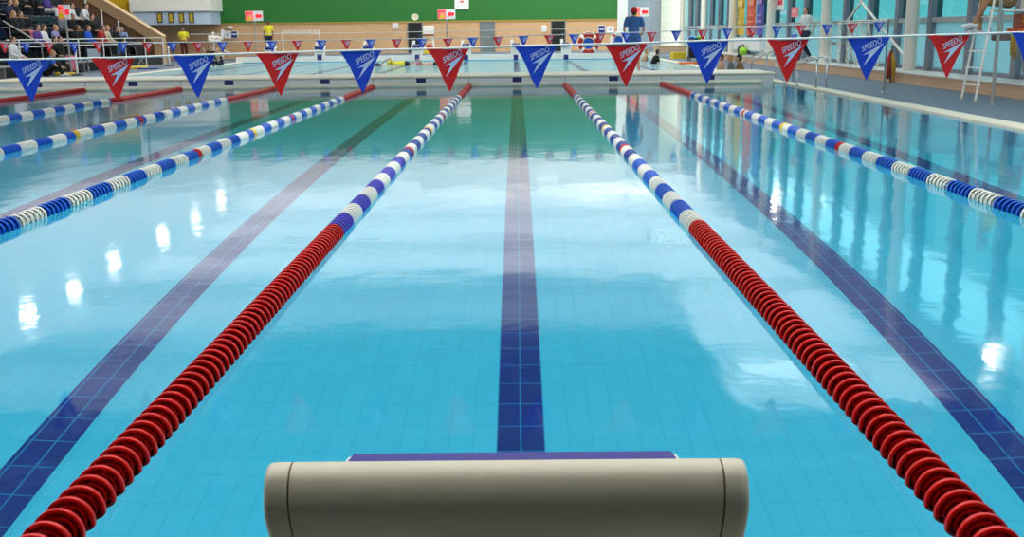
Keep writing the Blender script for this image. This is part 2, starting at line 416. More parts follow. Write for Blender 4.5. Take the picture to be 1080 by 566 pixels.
# stand end wall with sloped parapet (D = 50)
YS = 48.6
xe = P(172.5, 50, y=YS).x
ze = P(172, 39, y=YS).z
slope = (P(108, 0, y=YS).z-ze)/(xe-P(108, 0, y=YS).x)
x2 = -26.9; L = xe-x2
b = MB(); b.prism([(xe, 0), (xe, ze), (x2, ze+slope*L), (x2, 0)], 'y', YS, YS+.3); struct('wall_stand', b, M_brown)
b = MB(); b.prism([(xe+.02, ze-.5), (xe+.02, ze), (x2, ze+slope*L), (x2, ze+slope*L-.5)], 'y', YS-.12, YS-.001); struct('wall_stand_band', b, M_tan)
b = MB(); b.prism([(xe+.05, ze), (xe+.05, ze+.06), (x2, ze+slope*L+.06), (x2, ze+slope*L)], 'y', YS-.16, YS+.34); struct('trim_stand', b, M_tancap)
b = MB(); b.span(xe-.42, xe+.03, YS-.05, YS+.32, 0, ze-.02); struct('wall_stand_pier', b, M_brick)
# terrace of the stand
ROWX = [-17.15-.8*k for k in range(6)]
ROWZ = [.42+.47*k for k in range(6)]     # floor of each row
YT0 = 20.0
b = MB()
for k in range(6): b.span(ROWX[k]-(1.4 if k < 5 else 5), ROWX[k]+.45, YT0, YS-.13, 0 if k == 0 else ROWZ[k-1]-.05, ROWZ[k])
o = b.build('floor_terrace', M_terr, kind='structure')
# ceiling, zoned by translucency to shape the light in the hall
XC0 = -14.0
holes = [(5.4, 8.4, d-1.5-1.1, d-1.5+1.1) for d in (25.0, 33.5, 42.5, 51.5)]
M_lightblock = mat('light_block_panel', (60, 58, 56), .8); M_roofD = mat('grey_ceiling_panel', (140, 142, 146), .7)  # dark zone over and behind the camera, added to shade the starting block
xcut = [XC0, -7.2, 5.0, 5.4, 8.4, XS+.3]
ys = sorted({YN, -1.2, 13.5, 21.0, 27.5, 34.5, YW+5.3} | {h[2] for h in holes} | {h[3] for h in holes})
b = MB(); b.mats = [M_roofA, M_roofB, M_roofC, M_lightblock, M_roofD, M_roofE]
for xa_, xb_ in zip(xcut, xcut[1:]):
    for ya_, yb_ in zip(ys, ys[1:]):
        if any(h[0] <= xa_ and xb_ <= h[1] and h[2] <= ya_ and yb_ <= h[3] for h in holes): continue
        if yb_ <= -1.19: b.slot = 3
        elif yb_ <= 13.51: b.slot = 0
        elif yb_ <= 21.01: b.slot = 4
        elif -7.2 <= xa_ < 5.0: b.slot = 4 if yb_ <= 27.6 else 5 if yb_ <= 34.6 else 2
        elif xa_ >= 5.0: b.slot = 2
        else: b.slot = 5 if yb_ <= 27.6 else 1 if yb_ <= 34.6 else 2
        b._f([b.bm.verts.new(v) for v in ((xa_, ya_, HZ), (xa_, yb_, HZ), (xb_, yb_, HZ), (xb_, ya_, HZ))])
bmesh.ops.remove_doubles(b.bm, verts=b.bm.verts, dist=1e-4)
struct('ceiling', b, None)
for i, h in enumerate(holes):
    b = MB(); b.span(h[0], h[1], h[2], h[3], HZ+.1, HZ+.12); w = struct('window_rooflight_%d' % (i+1), b, M_clear)
    b = MB(); t = .06
    b.span(h[0]-t, h[0], h[2]-t, h[3]+t, HZ-.08, HZ+.15).span(h[1], h[1]+t, h[2]-t, h[3]+t, HZ-.08, HZ+.15).span(h[0], h[1], h[2]-t, h[2], HZ-.08, HZ+.15).span(h[0], h[1], h[3], h[3]+t, HZ-.08, HZ+.15)
    b.build('window_frame', M_white, w)
b = MB(); b._f([b.bm.verts.new(v) for v in ((-27.3, YN, HZ), (-27.3, YW+.3, HZ), (XC0, YW+.3, HZ), (XC0, YN, HZ))]); struct('ceiling_stand', b, M_roofB)
COLD = [25.8-7.15*k for k in (1, 2, 3)][::-1] + [25.8+7.15*k for k in range(0, 6)]
for i, d in enumerate(COLD):
    y = d-1.5
    b = MB(); b.lathe([(.15, .28), (.15, HZ)], (9.5, y, 0), 'z', 20)
    b.lathe([(.158, 1.27), (.158, 1.31)], (9.5, y, 0), 'z', 20)
    struct('column', b, M_column, smooth=40)
    b = MB(); b.span(XC0, XS+.2, y-.1, y+.1, HZ-.3, HZ-.02); struct('ceiling_beam', b, M_white)
# glazed side wall: ledge, mullions, panes
b = MB(); b.span(9.08, XS+.3, YN, YW+5, .03, .26); struct('wall_ledge', b, M_ledge)
b = MB(); b.span(9.04, XS+.3, YN, YW+5, .26, .30); struct('trim_ledge', b, M_ledgecap, bevel=.01)
b = MB(); b.span(XS-.02, XS+.25, YN, YW+5.3, 5.5, HZ+.3); struct('wall_right', b, mat('grey_fascia', (150, 156, 164), .6))
mull = []
y = 21.0-1.5
while y > YN+2: y -= 2.22
while y < YW+5: mull.append(y); y += 2.22
for i in range(len(mull)-1):
    y0, y1 = mull[i], mull[i+1]
    w = bpy.data.objects.new('window_%d' % (i+10), None); COL.objects.link(w); w['kind'] = 'structure'; w.location = (XS, (y0+y1)/2, .3)
    L = y1-y0; cy = 0
    b = MB(); b.span(-.13, .13, -L/2-.11, -L/2+.11, 0, 5.3).span(-.05, .05, -L/2, L/2, 0, .08).span(-.05, .05, -L/2, L/2, 3.6, 3.68)
    b.build('window_mullion', M_mull, w)
    b = MB(); b.span(-.1, .06, -L/2, L/2, 1.13, 1.24); b.build('window_transom', mat('pale_transom', (172, 172, 172), .5), w)
    b = MB(); b.span(-.006, .006, -L/2+.1, L/2-.1, 1.24, 3.6); b.build('middle_pane', M_glass, w)
    b = MB(); b.span(-.006, .006, -L/2+.1, L/2-.1, 3.68, 5.2); b.build('top_pane', M_glass2, w)
    b = MB(); b.span(-.006, .006, -L/2+.1, L/2-.1, .08, 1.13); b.build('lower_pane', M_frost, w)
# steel rakers by the glazing
ap = P(908.5, 2, x=9.72)
for (px, py) in ((893, 23), (963, 70)):
    e = P(px, py, x=9.72)
    b = MB(); b.tube([ap, e], .035, 10); struct('column_brace', b, M_white, smooth=40)
b = MB(); b.tube([ap+Vector((0, 0, -.08)), ap+Vector((0, 0, .35))], .06, 10); struct('column_brace', b, M_white, smooth=40)
# outside: grass bank with trees
b = MB(); nx, ny = 16, 40; g = {}
for i in range(nx+1):
    for j in range(ny+1):
        x = XS+.4+i*5; yy = -30+j*6
        z = -.3 + (0 if i < 4 else 1.5*min(1, (i-4)/6))*(1+.45*math.sin(j*.9)+.25*math.sin(j*2.3+i))
        g[i, j] = b.bm.verts.new((x, yy, z))
for i in range(nx):
    for j in range(ny): b._f([g[i, j], g[i+1, j], g[i+1, j+1], g[i, j+1]])
struct('terrain_outside', b, mat('grass_bank', (150, 190, 165), .9, vary=.3, scale=.3), smooth=True)

# ------------------------------------------------------------------ lights: sky, lamps
w = bpy.data.worlds.new('sky'); S.world = w; w.use_nodes = True
nt = w.node_tree; bg = nt.nodes['Background']
bg.inputs['Color'].default_value = (.97, 1.0, 1.0, 1); bg.inputs['Strength'].default_value = 3.5
def lamp_thing(i, loc, label, cat='lamp'):
    t = thing('ceiling_floodlight', label, cat, loc, 0, 'ceiling floodlights')
    b = MB(); b.lathe([(.06, .22), (.1, .2), (.3, .0), (.32, -.03), (.29, -.03), (.09, .17), (.05, .18)], ax='z', n=24, closed=True); b.build('shade', M_white, t, smooth=30)
    b = MB(); b.ball((0, 0, .02), (.23, .23, .07)); b.build('bulb', M_lamp, t, smooth=True)
    b = MB(); b.tube([(0, 0, .18), (0, 0, HZ-loc[2])], .015); b.build('drop_rod', M_white, t)
    return t
for i, (px, py) in enumerate(((30, 330), (78, 305), (120, 280), (172, 250), (207, 232), (233, 210))):
    d = _rt*(px-540)+_up*(283-py)+_fw*F
    h = 6.6+CAM.z; k = -h/d.z; q = CAM+d*k
    lamp_thing(i, (q.x, q.y, 6.6), 'round white floodlight hung from the ceiling, %s counted from the near end' % nth(i))
for i, (px, py) in enumerate(((1045, 380), (818, 212))):
    d = _rt*(px-540)+_up*(283-py)+_fw*F
    k = (9.05-CAM.x)/d.x; q = CAM+d*k; z = -(q.z)
    t = thing('wall_floodlight', 'white floodlight bracketed to a cream column, %s' % ('nearer of two' if i == 0 else 'farther of two'), 'lamp', (q.x, q.y, z))
    b = MB(); b.ball((0, 0, 0), (.09, .11, .13)); b.build('bulb', M_lamp, t, smooth=True)
    b = MB(); b.span(.17, .24, -.26, .26, -.26, .26).tube([(.24, 0, 0), (.8, 0, 0)], .04); b.build('bracket', M_white, t)

# fill lights added behind the last roof beams to brighten the back wall
for i, (x, e) in enumerate(((-17, 14), (-9.5, 22), (-2, 42), (5, 95))):
    t = thing('added_wall_light', 'long white added fill light under the roof before the green wall, %s from the stand' % nth(i), 'lamp', (x, 51.2, 6.1))
    b = MB(); b.prism([(-.12, -.12), (.02, -.12), (.02, .12), (.16, .16), (-.12, .16)], 'x', -3, 3); b.build('housing', M_white, t)
    b = MB(); b.tube([(-2, 0, .16), (-2, 0, HZ-6.1)], .02).tube([(2, 0, .16), (2, 0, HZ-6.1)], .02); b.build('hanger', M_white, t)
    ld = bpy.data.lights.new('fill_light', 'AREA'); ld.shape = 'RECTANGLE'; ld.size = 5.8; ld.size_y = .2; ld.energy = e*4; ld.color = (1, .96, .9)
    lo = bpy.data.objects.new('fill_light', ld); COL.objects.link(lo); lo.parent = t; lo.location = (0, .06, 0)
    lo.rotation_euler = (math.radians(62), 0, 0)
# ------------------------------------------------------------------ starting block (foreground)
def rounded(pts, n=6):
    """closed smooth profile through points (Catmull-Rom)"""
    out = []; N = len(pts)
    for i in range(N):
        p0, p1, p2, p3 = (Vector(pts[(i+j-1) % N]) for j in range(4))
        for k in range(n):
            t = k/n
            out.append(.5*((2*p1)+(p2-p0)*t+(2*p0-5*p1+4*p2-p3)*t*t+(3*p1-p0-3*p2+p3)*t**3))
    return out
BW = .2835
blk = thing('starting_block', 'cream plastic starting block with violet non-slip top, centred in the front lane', 'starting block', (0, 0, 0))
blk.location.z = -.004
BX = P(533.5, 484, y=-.35).x
prof = [(-.315, .778), (-.330, .812), (-.352, .818), (-.372, .806), (-.380, .775), (-.365, .735), (-.335, .69), (-.290, .62), (-.235, .53), (-.18, .44), (-.12, .36), (-.08, .40), (-.14, .50), (-.22, .64), (-.28, .72)]
pr = rounded(prof, 5)
cen = Vector((-.29, .72))
def loft(x_list):
    b = MB(); rings = []
    for x, sc, ins in x_list:
        ring = []
        for p in pr:
            q = cen + (p-cen)*sc
            ring.append(b.bm.verts.new((BX+x, q.x, q.y)))
        rings.append(ring)
    n = len(pr)
    for i in range(len(rings)-1):
        for k in range(n): b._f([rings[i][k], rings[i][(k+1) % n], rings[i+1][(k+1) % n], rings[i+1][k]])
    b._f(rings[0][::-1]); b._f(rings[-1]); return b
cap = .030
loft([(-BW+cap+.001, 1, 0), (-BW*.5, 1, 0), (0, 1, 0), (BW*.5, 1, 0), (BW-cap-.001, 1, 0)]).build('back_panel', M_cream, blk, smooth=50)
loft([(-BW+cap-.002, .975, 0), (BW-cap+.002, .975, 0)]).build('seam_strip', M_seam, blk, smooth=50)
for s_ in (-1, 1):
    loft([(s_*(BW-cap+.0015), 1, 0), (s_*(BW-.012), 1, 0), (s_*(BW-.005), .99, 0), (s_*(BW-.0012), .965, 0), (s_*BW, .93, 0)]).build('end_cap', M_cream, blk, smooth=50)
# platform
pf0, pf1 = P(540, 490, y=-.3).z-.08, P(540, 474.8, y=.17).z
def pz(y): return pf0+(pf1-pf0)*(y+.3)/(.17+.3)
WL, WR = P(370.5, 476.5, y=.165).x, P(710.5, 475, y=.165).x
b = MB(); b.prism([(-.3, pz(-.3)), (.15, pz(.15)), (.17, pz(.17)-.012), (.17, pz(.17)-.05), (-.3, pz(-.3)-.07)], 'x', WL-.004, WR+.004); pl = b.build('platform', M_wplas, blk, bevel=.006)
b = MB(); b.prism([(-.29, pz(-.29)+.001), (.155, pz(.155)+.001), (.155, pz(.155)+.004), (-.29, pz(-.29)+.004)], 'x', WL+.006, WR-.006); b.build('grip_pad', M_navy, pl)['label'] = 'violet-navy non-slip pad'
b = MB(); b.prism([(-.16, .42), (-.06, .58), (.02, .56), (-.04, .04), (-.5, .04), (-.5, .1), (-.28, .14)], 'x', BX-.19, BX+.19); b.build('pedestal', M_cream, blk, bevel=.02)
b = MB(); b.span(BX-.27, BX+.27, -.62, -.02, .036, .06); b.build('base_plate', M_steel, blk, bevel=.005)
b = MB(); b.tube([(BX-.2, .1, pz(.1)-.06), (BX-.2, .16, pz(.1)-.16), (BX+.2, .16, pz(.1)-.16), (BX+.2, .1, pz(.1)-.06)], .014, 12); b.build('handgrip', M_steel, blk, smooth=40)

# ------------------------------------------------------------------ lane ropes
PITCH, RD = .072, .07
def disc_mesh(name, m, detail=True):
    b = MB()
    n = 32 if detail else 20
    h = PITCH
    if detail:
        # rim
        b.lathe([(RD, -.0055), (RD, .0055), (RD-.002, .0075), (RD-.010, .0065), (RD-.012, 0), (RD-.010, -.0065), (RD-.002, -.0075)], ax='y', n=n, closed=True)
        # inner rings and hub
        b.lathe([(RD*.66, -.004), (RD*.66, .034), (RD*.60, .034), (RD*.60, -.004)], ax='y', n=n, closed=True)
        b.lathe([(.018, -h/2+.002), (.018, h/2-.002), (.008, h/2-.002), (.008, -h/2+.002)], ax='y', n=16, closed=True)
        # conical web behind the rim with vanes
        b.lathe([(RD-.010, -.001), (RD*.63, .026), (.016, .032), (.016, .035), (RD*.63, .030), (RD-.010, .003)], ax='y', n=n, closed=True)
        for k in range(8):
            a = 2*PI*(k+.5)/8; r = Matrix.Rotation(-a, 3, 'Y')
            b.box(r @ Vector((RD*.72, .010, 0)), (RD*.30, .022, .003), r)
    else:
        b.lathe([(RD, -.010), (RD, .010), (RD-.010, .014), (RD*.66, .028), (RD*.66, .034), (.012, .034), (.012, -.030), (RD*.66, -.030), (RD*.66, -.024), (RD-.010, -.014)], ax='y', n=n, closed=True)
    b.use(m)
    return b.mesh(name, 40)
DM = {}
def dm(mname, m, detail):
    k = (mname, detail)
    if k not in DM: DM[k] = disc_mesh('float_disc', m, detail)
    return DM[k]
def disc_kind(xr, i):
    y = (i+.5)*PITCH
    if y < 5.25 or y > 20.0: return 'red'
    for yy, c in ((10.0, 'red'), (12.5, 'yellow'), (15.0, 'red')):
        if abs(y-yy) < .075: return c
    seg = int((y-5.25)/(6*PITCH))
    first = 'white' if xr > 0 else 'blue'
    col = 'white' if (seg % 2 == 0) == (first == 'white') else 'blue'
    if col == 'blue':
        if abs(xr+1.2) < .1: return 'purple' if y < 9 else 'navy'
        if abs(xr-1.2) < .1 and y > 9: return 'navy'
    return col
KM = {'red': M_red, 'yellow': M_yplas, 'white': M_wplas, 'blue': M_blue, 'purple': M_purple, 'navy': M_navyd}
ROPE_LABEL = {0: 'lane rope with blue and white discs, outermost one before the spectator stand', 1: 'blue and white lane rope, second counting from the spectator stand',
 2: 'blue and white lane rope, third counting from the spectator stand', 3: 'blue and white lane rope crossing the teal reflection, fourth from the spectator stand',
 4: 'lane rope of violet and white discs with red end beside the starting block', 5: 'lane rope of blue and white discs, red end beside the block, window side',
 6: 'blue and white lane rope running closest to the tall windows'}
YVIS = {0: 18, 1: 13.5, 2: 9, 3: 4.6, 4: .2, 5: .2, 6: 4.6}
NT = int(24.7/PITCH)
for ri, xr in enumerate(ROPES):
    t = thing('lane_rope', ROPE_LABEL[ri], 'lane rope', (xr, 0, .012), 0, 'lane ropes across the pool')
    if ri == 4: t.location.x -= .045; t.rotation_euler.z = -.0018
    b = MB(); b.tube([(0, -.0, 0), (0, 24.88, 0)], .006, 8); b.build('steel_cable', M_steel, t)
    b = MB(); b.box((0, 24.84, .0), (.03, .09, .03)).tube([(0, 24.86, -.03), (0, 24.86, .06)], .009); b.build('end_hook', M_steel, t)
    i0 = int(YVIS[ri]/PITCH)
    rest = bmesh.new(); mats = []
    for i in range(2, NT):
        c = disc_kind(xr, i); y = .1+(i+.5)*PITCH
        ang = (i*1.7) % (PI/4)
        if 0 <= i-i0 < 100:
            o = bpy.data.objects.new('float_disc', dm(c, KM[c], True)); COL.objects.link(o); o.parent = t; o.location = (0, y, 0)
            o.rotation_euler = (random.uniform(-.03, .03), ang, random.uniform(-.03, .03))
        else:
            if KM[c] not in mats: mats.append(KM[c])
            k0 = len(rest.faces); rest.verts.ensure_lookup_table(); v0 = len(rest.verts)
            rest.from_mesh(dm(c, KM[c], False)); rest.verts.ensure_lookup_table(); rest.faces.ensure_lookup_table()
            for v in rest.verts[v0:]: v.co.y += y
            for f in rest.faces[k0:]: f.material_index = mats.index(KM[c])
    if len(rest.verts):
        me = bpy.data.meshes.new('float_disc'); rest.to_mesh(me); me.set_sharp_from_angle(angle=math.radians(40))
        for m in mats: me.materials.append(m)
        o = bpy.data.objects.new('float_disc', me); COL.objects.link(o); o.parent = t; o['kind'] = 'stuff'
    rest.free()

# ------------------------------------------------------------------ bulkhead
bk = thing('bulkhead', 'white movable bulkhead spanning the pool between the two swimming areas', 'bulkhead', (0, 0, 0))
XB1 = 6.42
b = MB(); b.span(XL+.02, XB1, YB0-.06, YB1+.06, .225, .27); b.build('deck_panel', M_coping, bk, bevel=.01)
b = MB(); b.span(XL+.02, XB1-.04, YB0, YB1, -DEPTH+.02, .225); b.build('face_panel', M_grout, bk)
b = MB(); b.tube([(XL+.05, YB0-.08, .045), (XB1-.35, YB0-.08, .045)], .055, 14); b.span(XL+.05, XB1-.35, YB0-.1, YB0-.005, -.03, .06); b.build('gutter_beam', M_beam, bk, smooth=40)
for k in range(-5, 3):
    x = k*LANE
    b = MB(); b.span(x-.115, x+.115, YB0-.006, YB0-.001, .1, .222); b.build('tile_mark', M_bluemark, bk)
    b = MB(); b.span(x-.115, x+.115, YB0-.012, YB0-.001, -DEPTH+.1, -.035); b.build('tile_mark', M_bluemark, bk)
for xr in ROPES:
    b = MB(); b.span(xr-.006, xr+.006, YB0-.005, YB0-.001, .1, .224); b.build('seam_strip', M_mull, bk)
b = MB(); b.span(XL+.05, XB1-.04, YB0-.004, YB0-.001, .225-.012, .224); b.build('shadow_gap', mat('joint_grey', (150, 150, 146), .6), bk)
# marks on far end wall are part of the setting
for i, px in enumerate((337, 388.5, 440, 491.5, 544, 597, 649)):
    c = P(px, 60.5, y=YE-.04)
    b = MB(); b.box((c.x, YE-.04, c.z), (.22, .012, .26)); struct('trim_%d' % (60+i), b, M_bluemark)

# ------------------------------------------------------------------ pennants
def billow(x, z): return .010*math.sin(x*18+.6)*(1+z*1.5) + .02*z
def pennant_part(kind):
    b = MB(); n = 10; Hh, Wd = .245, .245
    rows = []
    for j in range(n+1):
        t = j/n; z = -Hh*t; row = []
        wl = -Wd/2*(1-t)**1.0 - .0; wr = Wd/2*(1-t)
        # concave left edge: corner drawn out sideways
        inset = .016*math.sin(PI*min(1, t*1.3))*(1-t)
        wl += inset; wr -= inset*.5
        wl += .006*t; wr += .006*t
        for i in range(n+1):
            x = wl+(wr-wl)*i/n
            row.append(b.bm.verts.new((x, billow(x, z), z)))
        rows.append(row)
    for j in range(n):
        for i in range(n): b._f([rows[j][i], rows[j][i+1], rows[j+1][i+1], rows[j+1][i]])
    bmesh.ops.remove_doubles(b.bm, verts=b.bm.verts, dist=1e-5)
    r = bmesh.ops.extrude_face_region(b.bm, geom=list(b.bm.faces))
    for v in [e for e in r['geom'] if isinstance(e, bmesh.types.BMVert)]: v.co.y += .0025
    return b
cu = bpy.data.curves.new('txt', 'FONT'); cu.body = 'SPEEDO'; cu.size = .05; cu.align_x = 'CENTER'; cu.align_y = 'CENTER'; cu.extrude = .0004; cu.offset = .0002; cu.resolution_u = 3
to = bpy.data.objects.new('txt', cu); COL.objects.link(to)
txt_me = bpy.data.meshes.new_from_object(to.evaluated_get(bpy.context.evaluated_depsgraph_get())); bpy.data.objects.remove(to)
xs = [v.co.x for v in txt_me.vertices]; zs = [v.co.y for v in txt_me.vertices]
kx = .118/(max(xs)-min(xs)); kz = .036/(max(zs)-min(zs)); ca, sa = math.cos(math.radians(25)), math.sin(math.radians(25))
for v in txt_me.vertices:
    x, z, dy = v.co.x*kx, v.co.y*kz, v.co.z
    x, z = x*ca-z*sa*.35, x*sa+z*ca        # slanted lettering
    x += .024; z -= .0415
    v.co = (x, billow(x, z)-.0022-dy*.5, z)
txt_me.materials.clear(); txt_me.materials.append(M_logo); txt_me.name = 'lettering'
def emblem_mesh():
    pts = [(-.022, -.097), (.033, -.066), (.091, -.031), (.040, -.092), (-.017, -.160), (.016, -.0915)]
    pts = pts[::-1]
    b = MB(); A = [b.bm.verts.new((x, billow(x, z)-.0028, z)) for x, z in pts]; B = [b.bm.verts.new((x, billow(x, z)-.0015, z)) for x, z in pts]
    for v in (A, B):
        b._f([v[0], v[1], v[5]]); b._f([v[1], v[2], v[5]]) ; b._f([v[2], v[3], v[5]]); b._f([v[3], v[4], v[5]])
    n = len(pts)
    for i in range(n): b._f([A[i], A[(i+1) % n], B[(i+1) % n], B[i]])
    bmesh.ops.remove_doubles(b.bm, verts=b.bm.verts, dist=1e-6)
    b.use(M_logo); return b.mesh('emblem')
def emblem_mesh():
    T, Lf, Bt, Nt, In = (.091, -.031), (-.022, -.097), (-.017, -.160), (.016, -.0915), (.040, -.092)
    b = MB()
    for tri in ((Lf, T, Nt), (Nt, T, In), (Nt, In, Bt)):
        b._f([b.bm.verts.new((x, billow(x, z)-.0022, z)) for x, z in tri])
    bmesh.ops.remove_doubles(b.bm, verts=b.bm.verts, dist=1e-6)
    r = bmesh.ops.extrude_face_region(b.bm, geom=list(b.bm.faces))
    for v in [e for e in r['geom'] if isinstance(e, bmesh.types.BMVert)]: v.co.y += .0015
    b.use(M_logo); return b.mesh('emblem')
emb_me = emblem_mesh()
def pennant_proto(m):
    o = pennant_part('').build('hanging_pennant', m, smooth=60)
    for nm, me in (('lettering', txt_me), ('emblem', emb_me)):
        c = bpy.data.objects.new(nm, me); COL.objects.link(c); c.parent = o
        c['label'] = 'white printed %s' % nm
    return o
PR = {'blue': pennant_proto(M_fblue), 'red': pennant_proto(M_fred)}
used = {'blue': False, 'red': False}
def put_pennant(col, loc, rz, label, group, sc=1):
    if not used[col]:
        used[col] = True; o = PR[col]; o.location = loc; o.rotation_euler = (0, 0, rz); o.scale = (sc,)*3
        return tag(o, label, 'pennant', group)
    return tag(dup(PR[col], loc, rz, label, group, sc), label, 'pennant', group)
YF1, YF2 = 4.9, 19.9
def interp(pts, px):
    if px <= pts[0][0]: a, c = pts[0], pts[1]
    elif px >= pts[-1][0]: a, c = pts[-2], pts[-1]
    else:
        for a, c in zip(pts, pts[1:]):
            if a[0] <= px <= c[0]: break
    return a[1]+(c[1]-a[1])*(px-a[0])/(c[0]-a[0])
L1 = [(0, 63.2), (120, 61), (205, 58), (292, 55.5), (380, 53), (472, 51), (565, 48), (660, 46), (746, 43), (831, 41), (915, 39), (1001, 36.6), (1080, 34)]
row1 = [28, 119, 204.5, 292.5, 380, 472.5, 565, 660, 746, 831, 915.5, 1001, 1089]
for i, px in enumerate(row1):
    c = 'blue' if i % 2 == 0 else 'red'
    q = P(px, interp(L1, px)+.5, y=YF1)
    lab = 'big %s pennant with white logo on the nearer flag line, %s from the spectator side' % (c, nth(i))
    put_pennant(c, q, random.uniform(-.16, .16), lab, 'pennants on the nearer flag line', 1.045)
L2 = [(0, 45), (208, 44.4), (300, 42.8), (391, 41.3), (472, 40.3), (552, 37.8), (605, 36), (687, 33.6), (767, 30), (819, 27), (872, 25.5), (927, 23), (936, 22.6)]
row2 = [4, 27, 51, 77.5, 103, 129, 155.5, 181.5, 208, 234, 261, 286.5, 313, 339, 365, 391, 418, 445, 472, 498.5, 525, 552, 579, 605.4, 632.7, 660.4, 687, 713, 741, 767, 793, 819, 844.5, 872, 899, 927]
for i, px in enumerate(row2):
    c = 'red' if i % 2 == 0 else 'blue'
    q = P(px, interp(L2, px)+.2, y=YF2)
    put_pennant(c, q, random.uniform(-.2, .2), 'small %s pennant on the farther flag line, %s from the spectator side' % (c, nth(i)), 'pennants on the farther flag line', .9)
def flag_post(name, x, y, z0, h, label, m=M_steel, r=.022):
    t = thing(name, label, 'post', (x, y, z0))
    b = MB(); b.tube([(0, 0, 0), (0, 0, h)], r, 12); b.build('pole', m, t, smooth=40)
    b = MB(); b.lathe([(.07, 0), (.07, .012), (.035, .03)], n=20); b.build('base_plate', m, t, smooth=40)
    b = MB(); b.ball((0, 0, h), r*1.5); b.build('finial', m, t, smooth=True)
    return t
pts1 = [P(a, c_, y=YF1) for a, c_ in L1]
xa = pts1[0]; xz = pts1[-1]
pts1 = [Vector((XL-.5, YF1, xa.z+.05))] + pts1 + [Vector((7.0, YF1, xz.z+.03))]
tag(MB().tube(pts1, .006, 8).build('flag_line', M_rope, smooth=True), 'white rope carrying the row of big pennants over the near water', 'flag line')
flag_post('flag_post', 7.03, YF1, .03, pts1[-1].z-.02, 'steel post holding the nearer flag line beside the windows')
flag_post('flag_post', XL-.53, YF1, .03, pts1[0].z-.02, 'steel post holding the nearer flag line on the spectator side')
pts2 = [P(a, c_, y=YF2) for a, c_ in L2]
pts2 = [Vector((XL-.5, YF2, pts2[0].z+.02))] + pts2
tag(MB().tube(pts2, .009, 8).build('flag_line', M_rope, smooth=True), 'thin rope carrying the row of small pennants before the bulkhead', 'flag line')
flag_post('flag_post', pts2[-1].x+.02, YF2, .03, pts2[-1].z, 'thin steel post on the grey deck ending the farther flag line')
flag_post('flag_post', XL-.53, YF2, .03, pts2[0].z-.02, 'steel post holding the farther flag line on the spectator side')
fs = [P(a, c_, y=36) for a, c_ in ((200, 36.2), (400, 34.3), (600, 30.6), (780, 28), (870, 25.5))]
tag(MB().tube(fs, .010, 8).build('false_start_rope', M_rope, smooth=True), 'plain white rope strung high across the far pool', 'rope')
q = P(1046, 112, z=.03)
flag_post('steel_post', q.x, q.y, .03, 2.3, 'tall grey steel post standing on deck before the lifeguard chair', M_alu, .028)

# ------------------------------------------------------------------ far starting blocks
def far_block(label, loc):
    t = thing('far_starting_block', label, 'starting block', loc, 0, 'starting blocks at the far end')
    b = MB(); b.prism([(0, 0), (.5, 0), (.5, .42), (0, .36)], 'x', -.23, .23); b.build('pedestal', M_white, t, bevel=.02)
    b = MB(); b.prism([(-.12, .36), (.56, .46), (.56, .52), (-.12, .42)], 'x', -.26, .26); b.build('platform', M_white, t, bevel=.01)
    b = MB(); b.prism([(-.135, .44), (.5, .53), (.5, .545), (-.135, .455)], 'x', -.2, .2).span(-.2, .2, -.15, -.13, .36, .46); b.build('grip_pad', M_navyd if False else M_bluemark, t)
    b = MB(); b.prism([(.5, .5), (.6, .56), (.62, .72), (.56, .72)], 'x', -.26, -.12); b.build('kick_plate', M_white, t, bevel=.01)
    return t
fb = None
for i, px in enumerate((285, 337, 388, 440, 491.5, 544, 597, 650)):
    x = P(px, 55, y=YE+.2).x
    lab = 'small white starting block with navy top at the far end, %s from the spectator side' % nth(i)
    if fb is None: fb = far_block(lab, (x, YE+.05, .25))
    else: dup(fb, (x, YE+.05, .25), 0, lab)

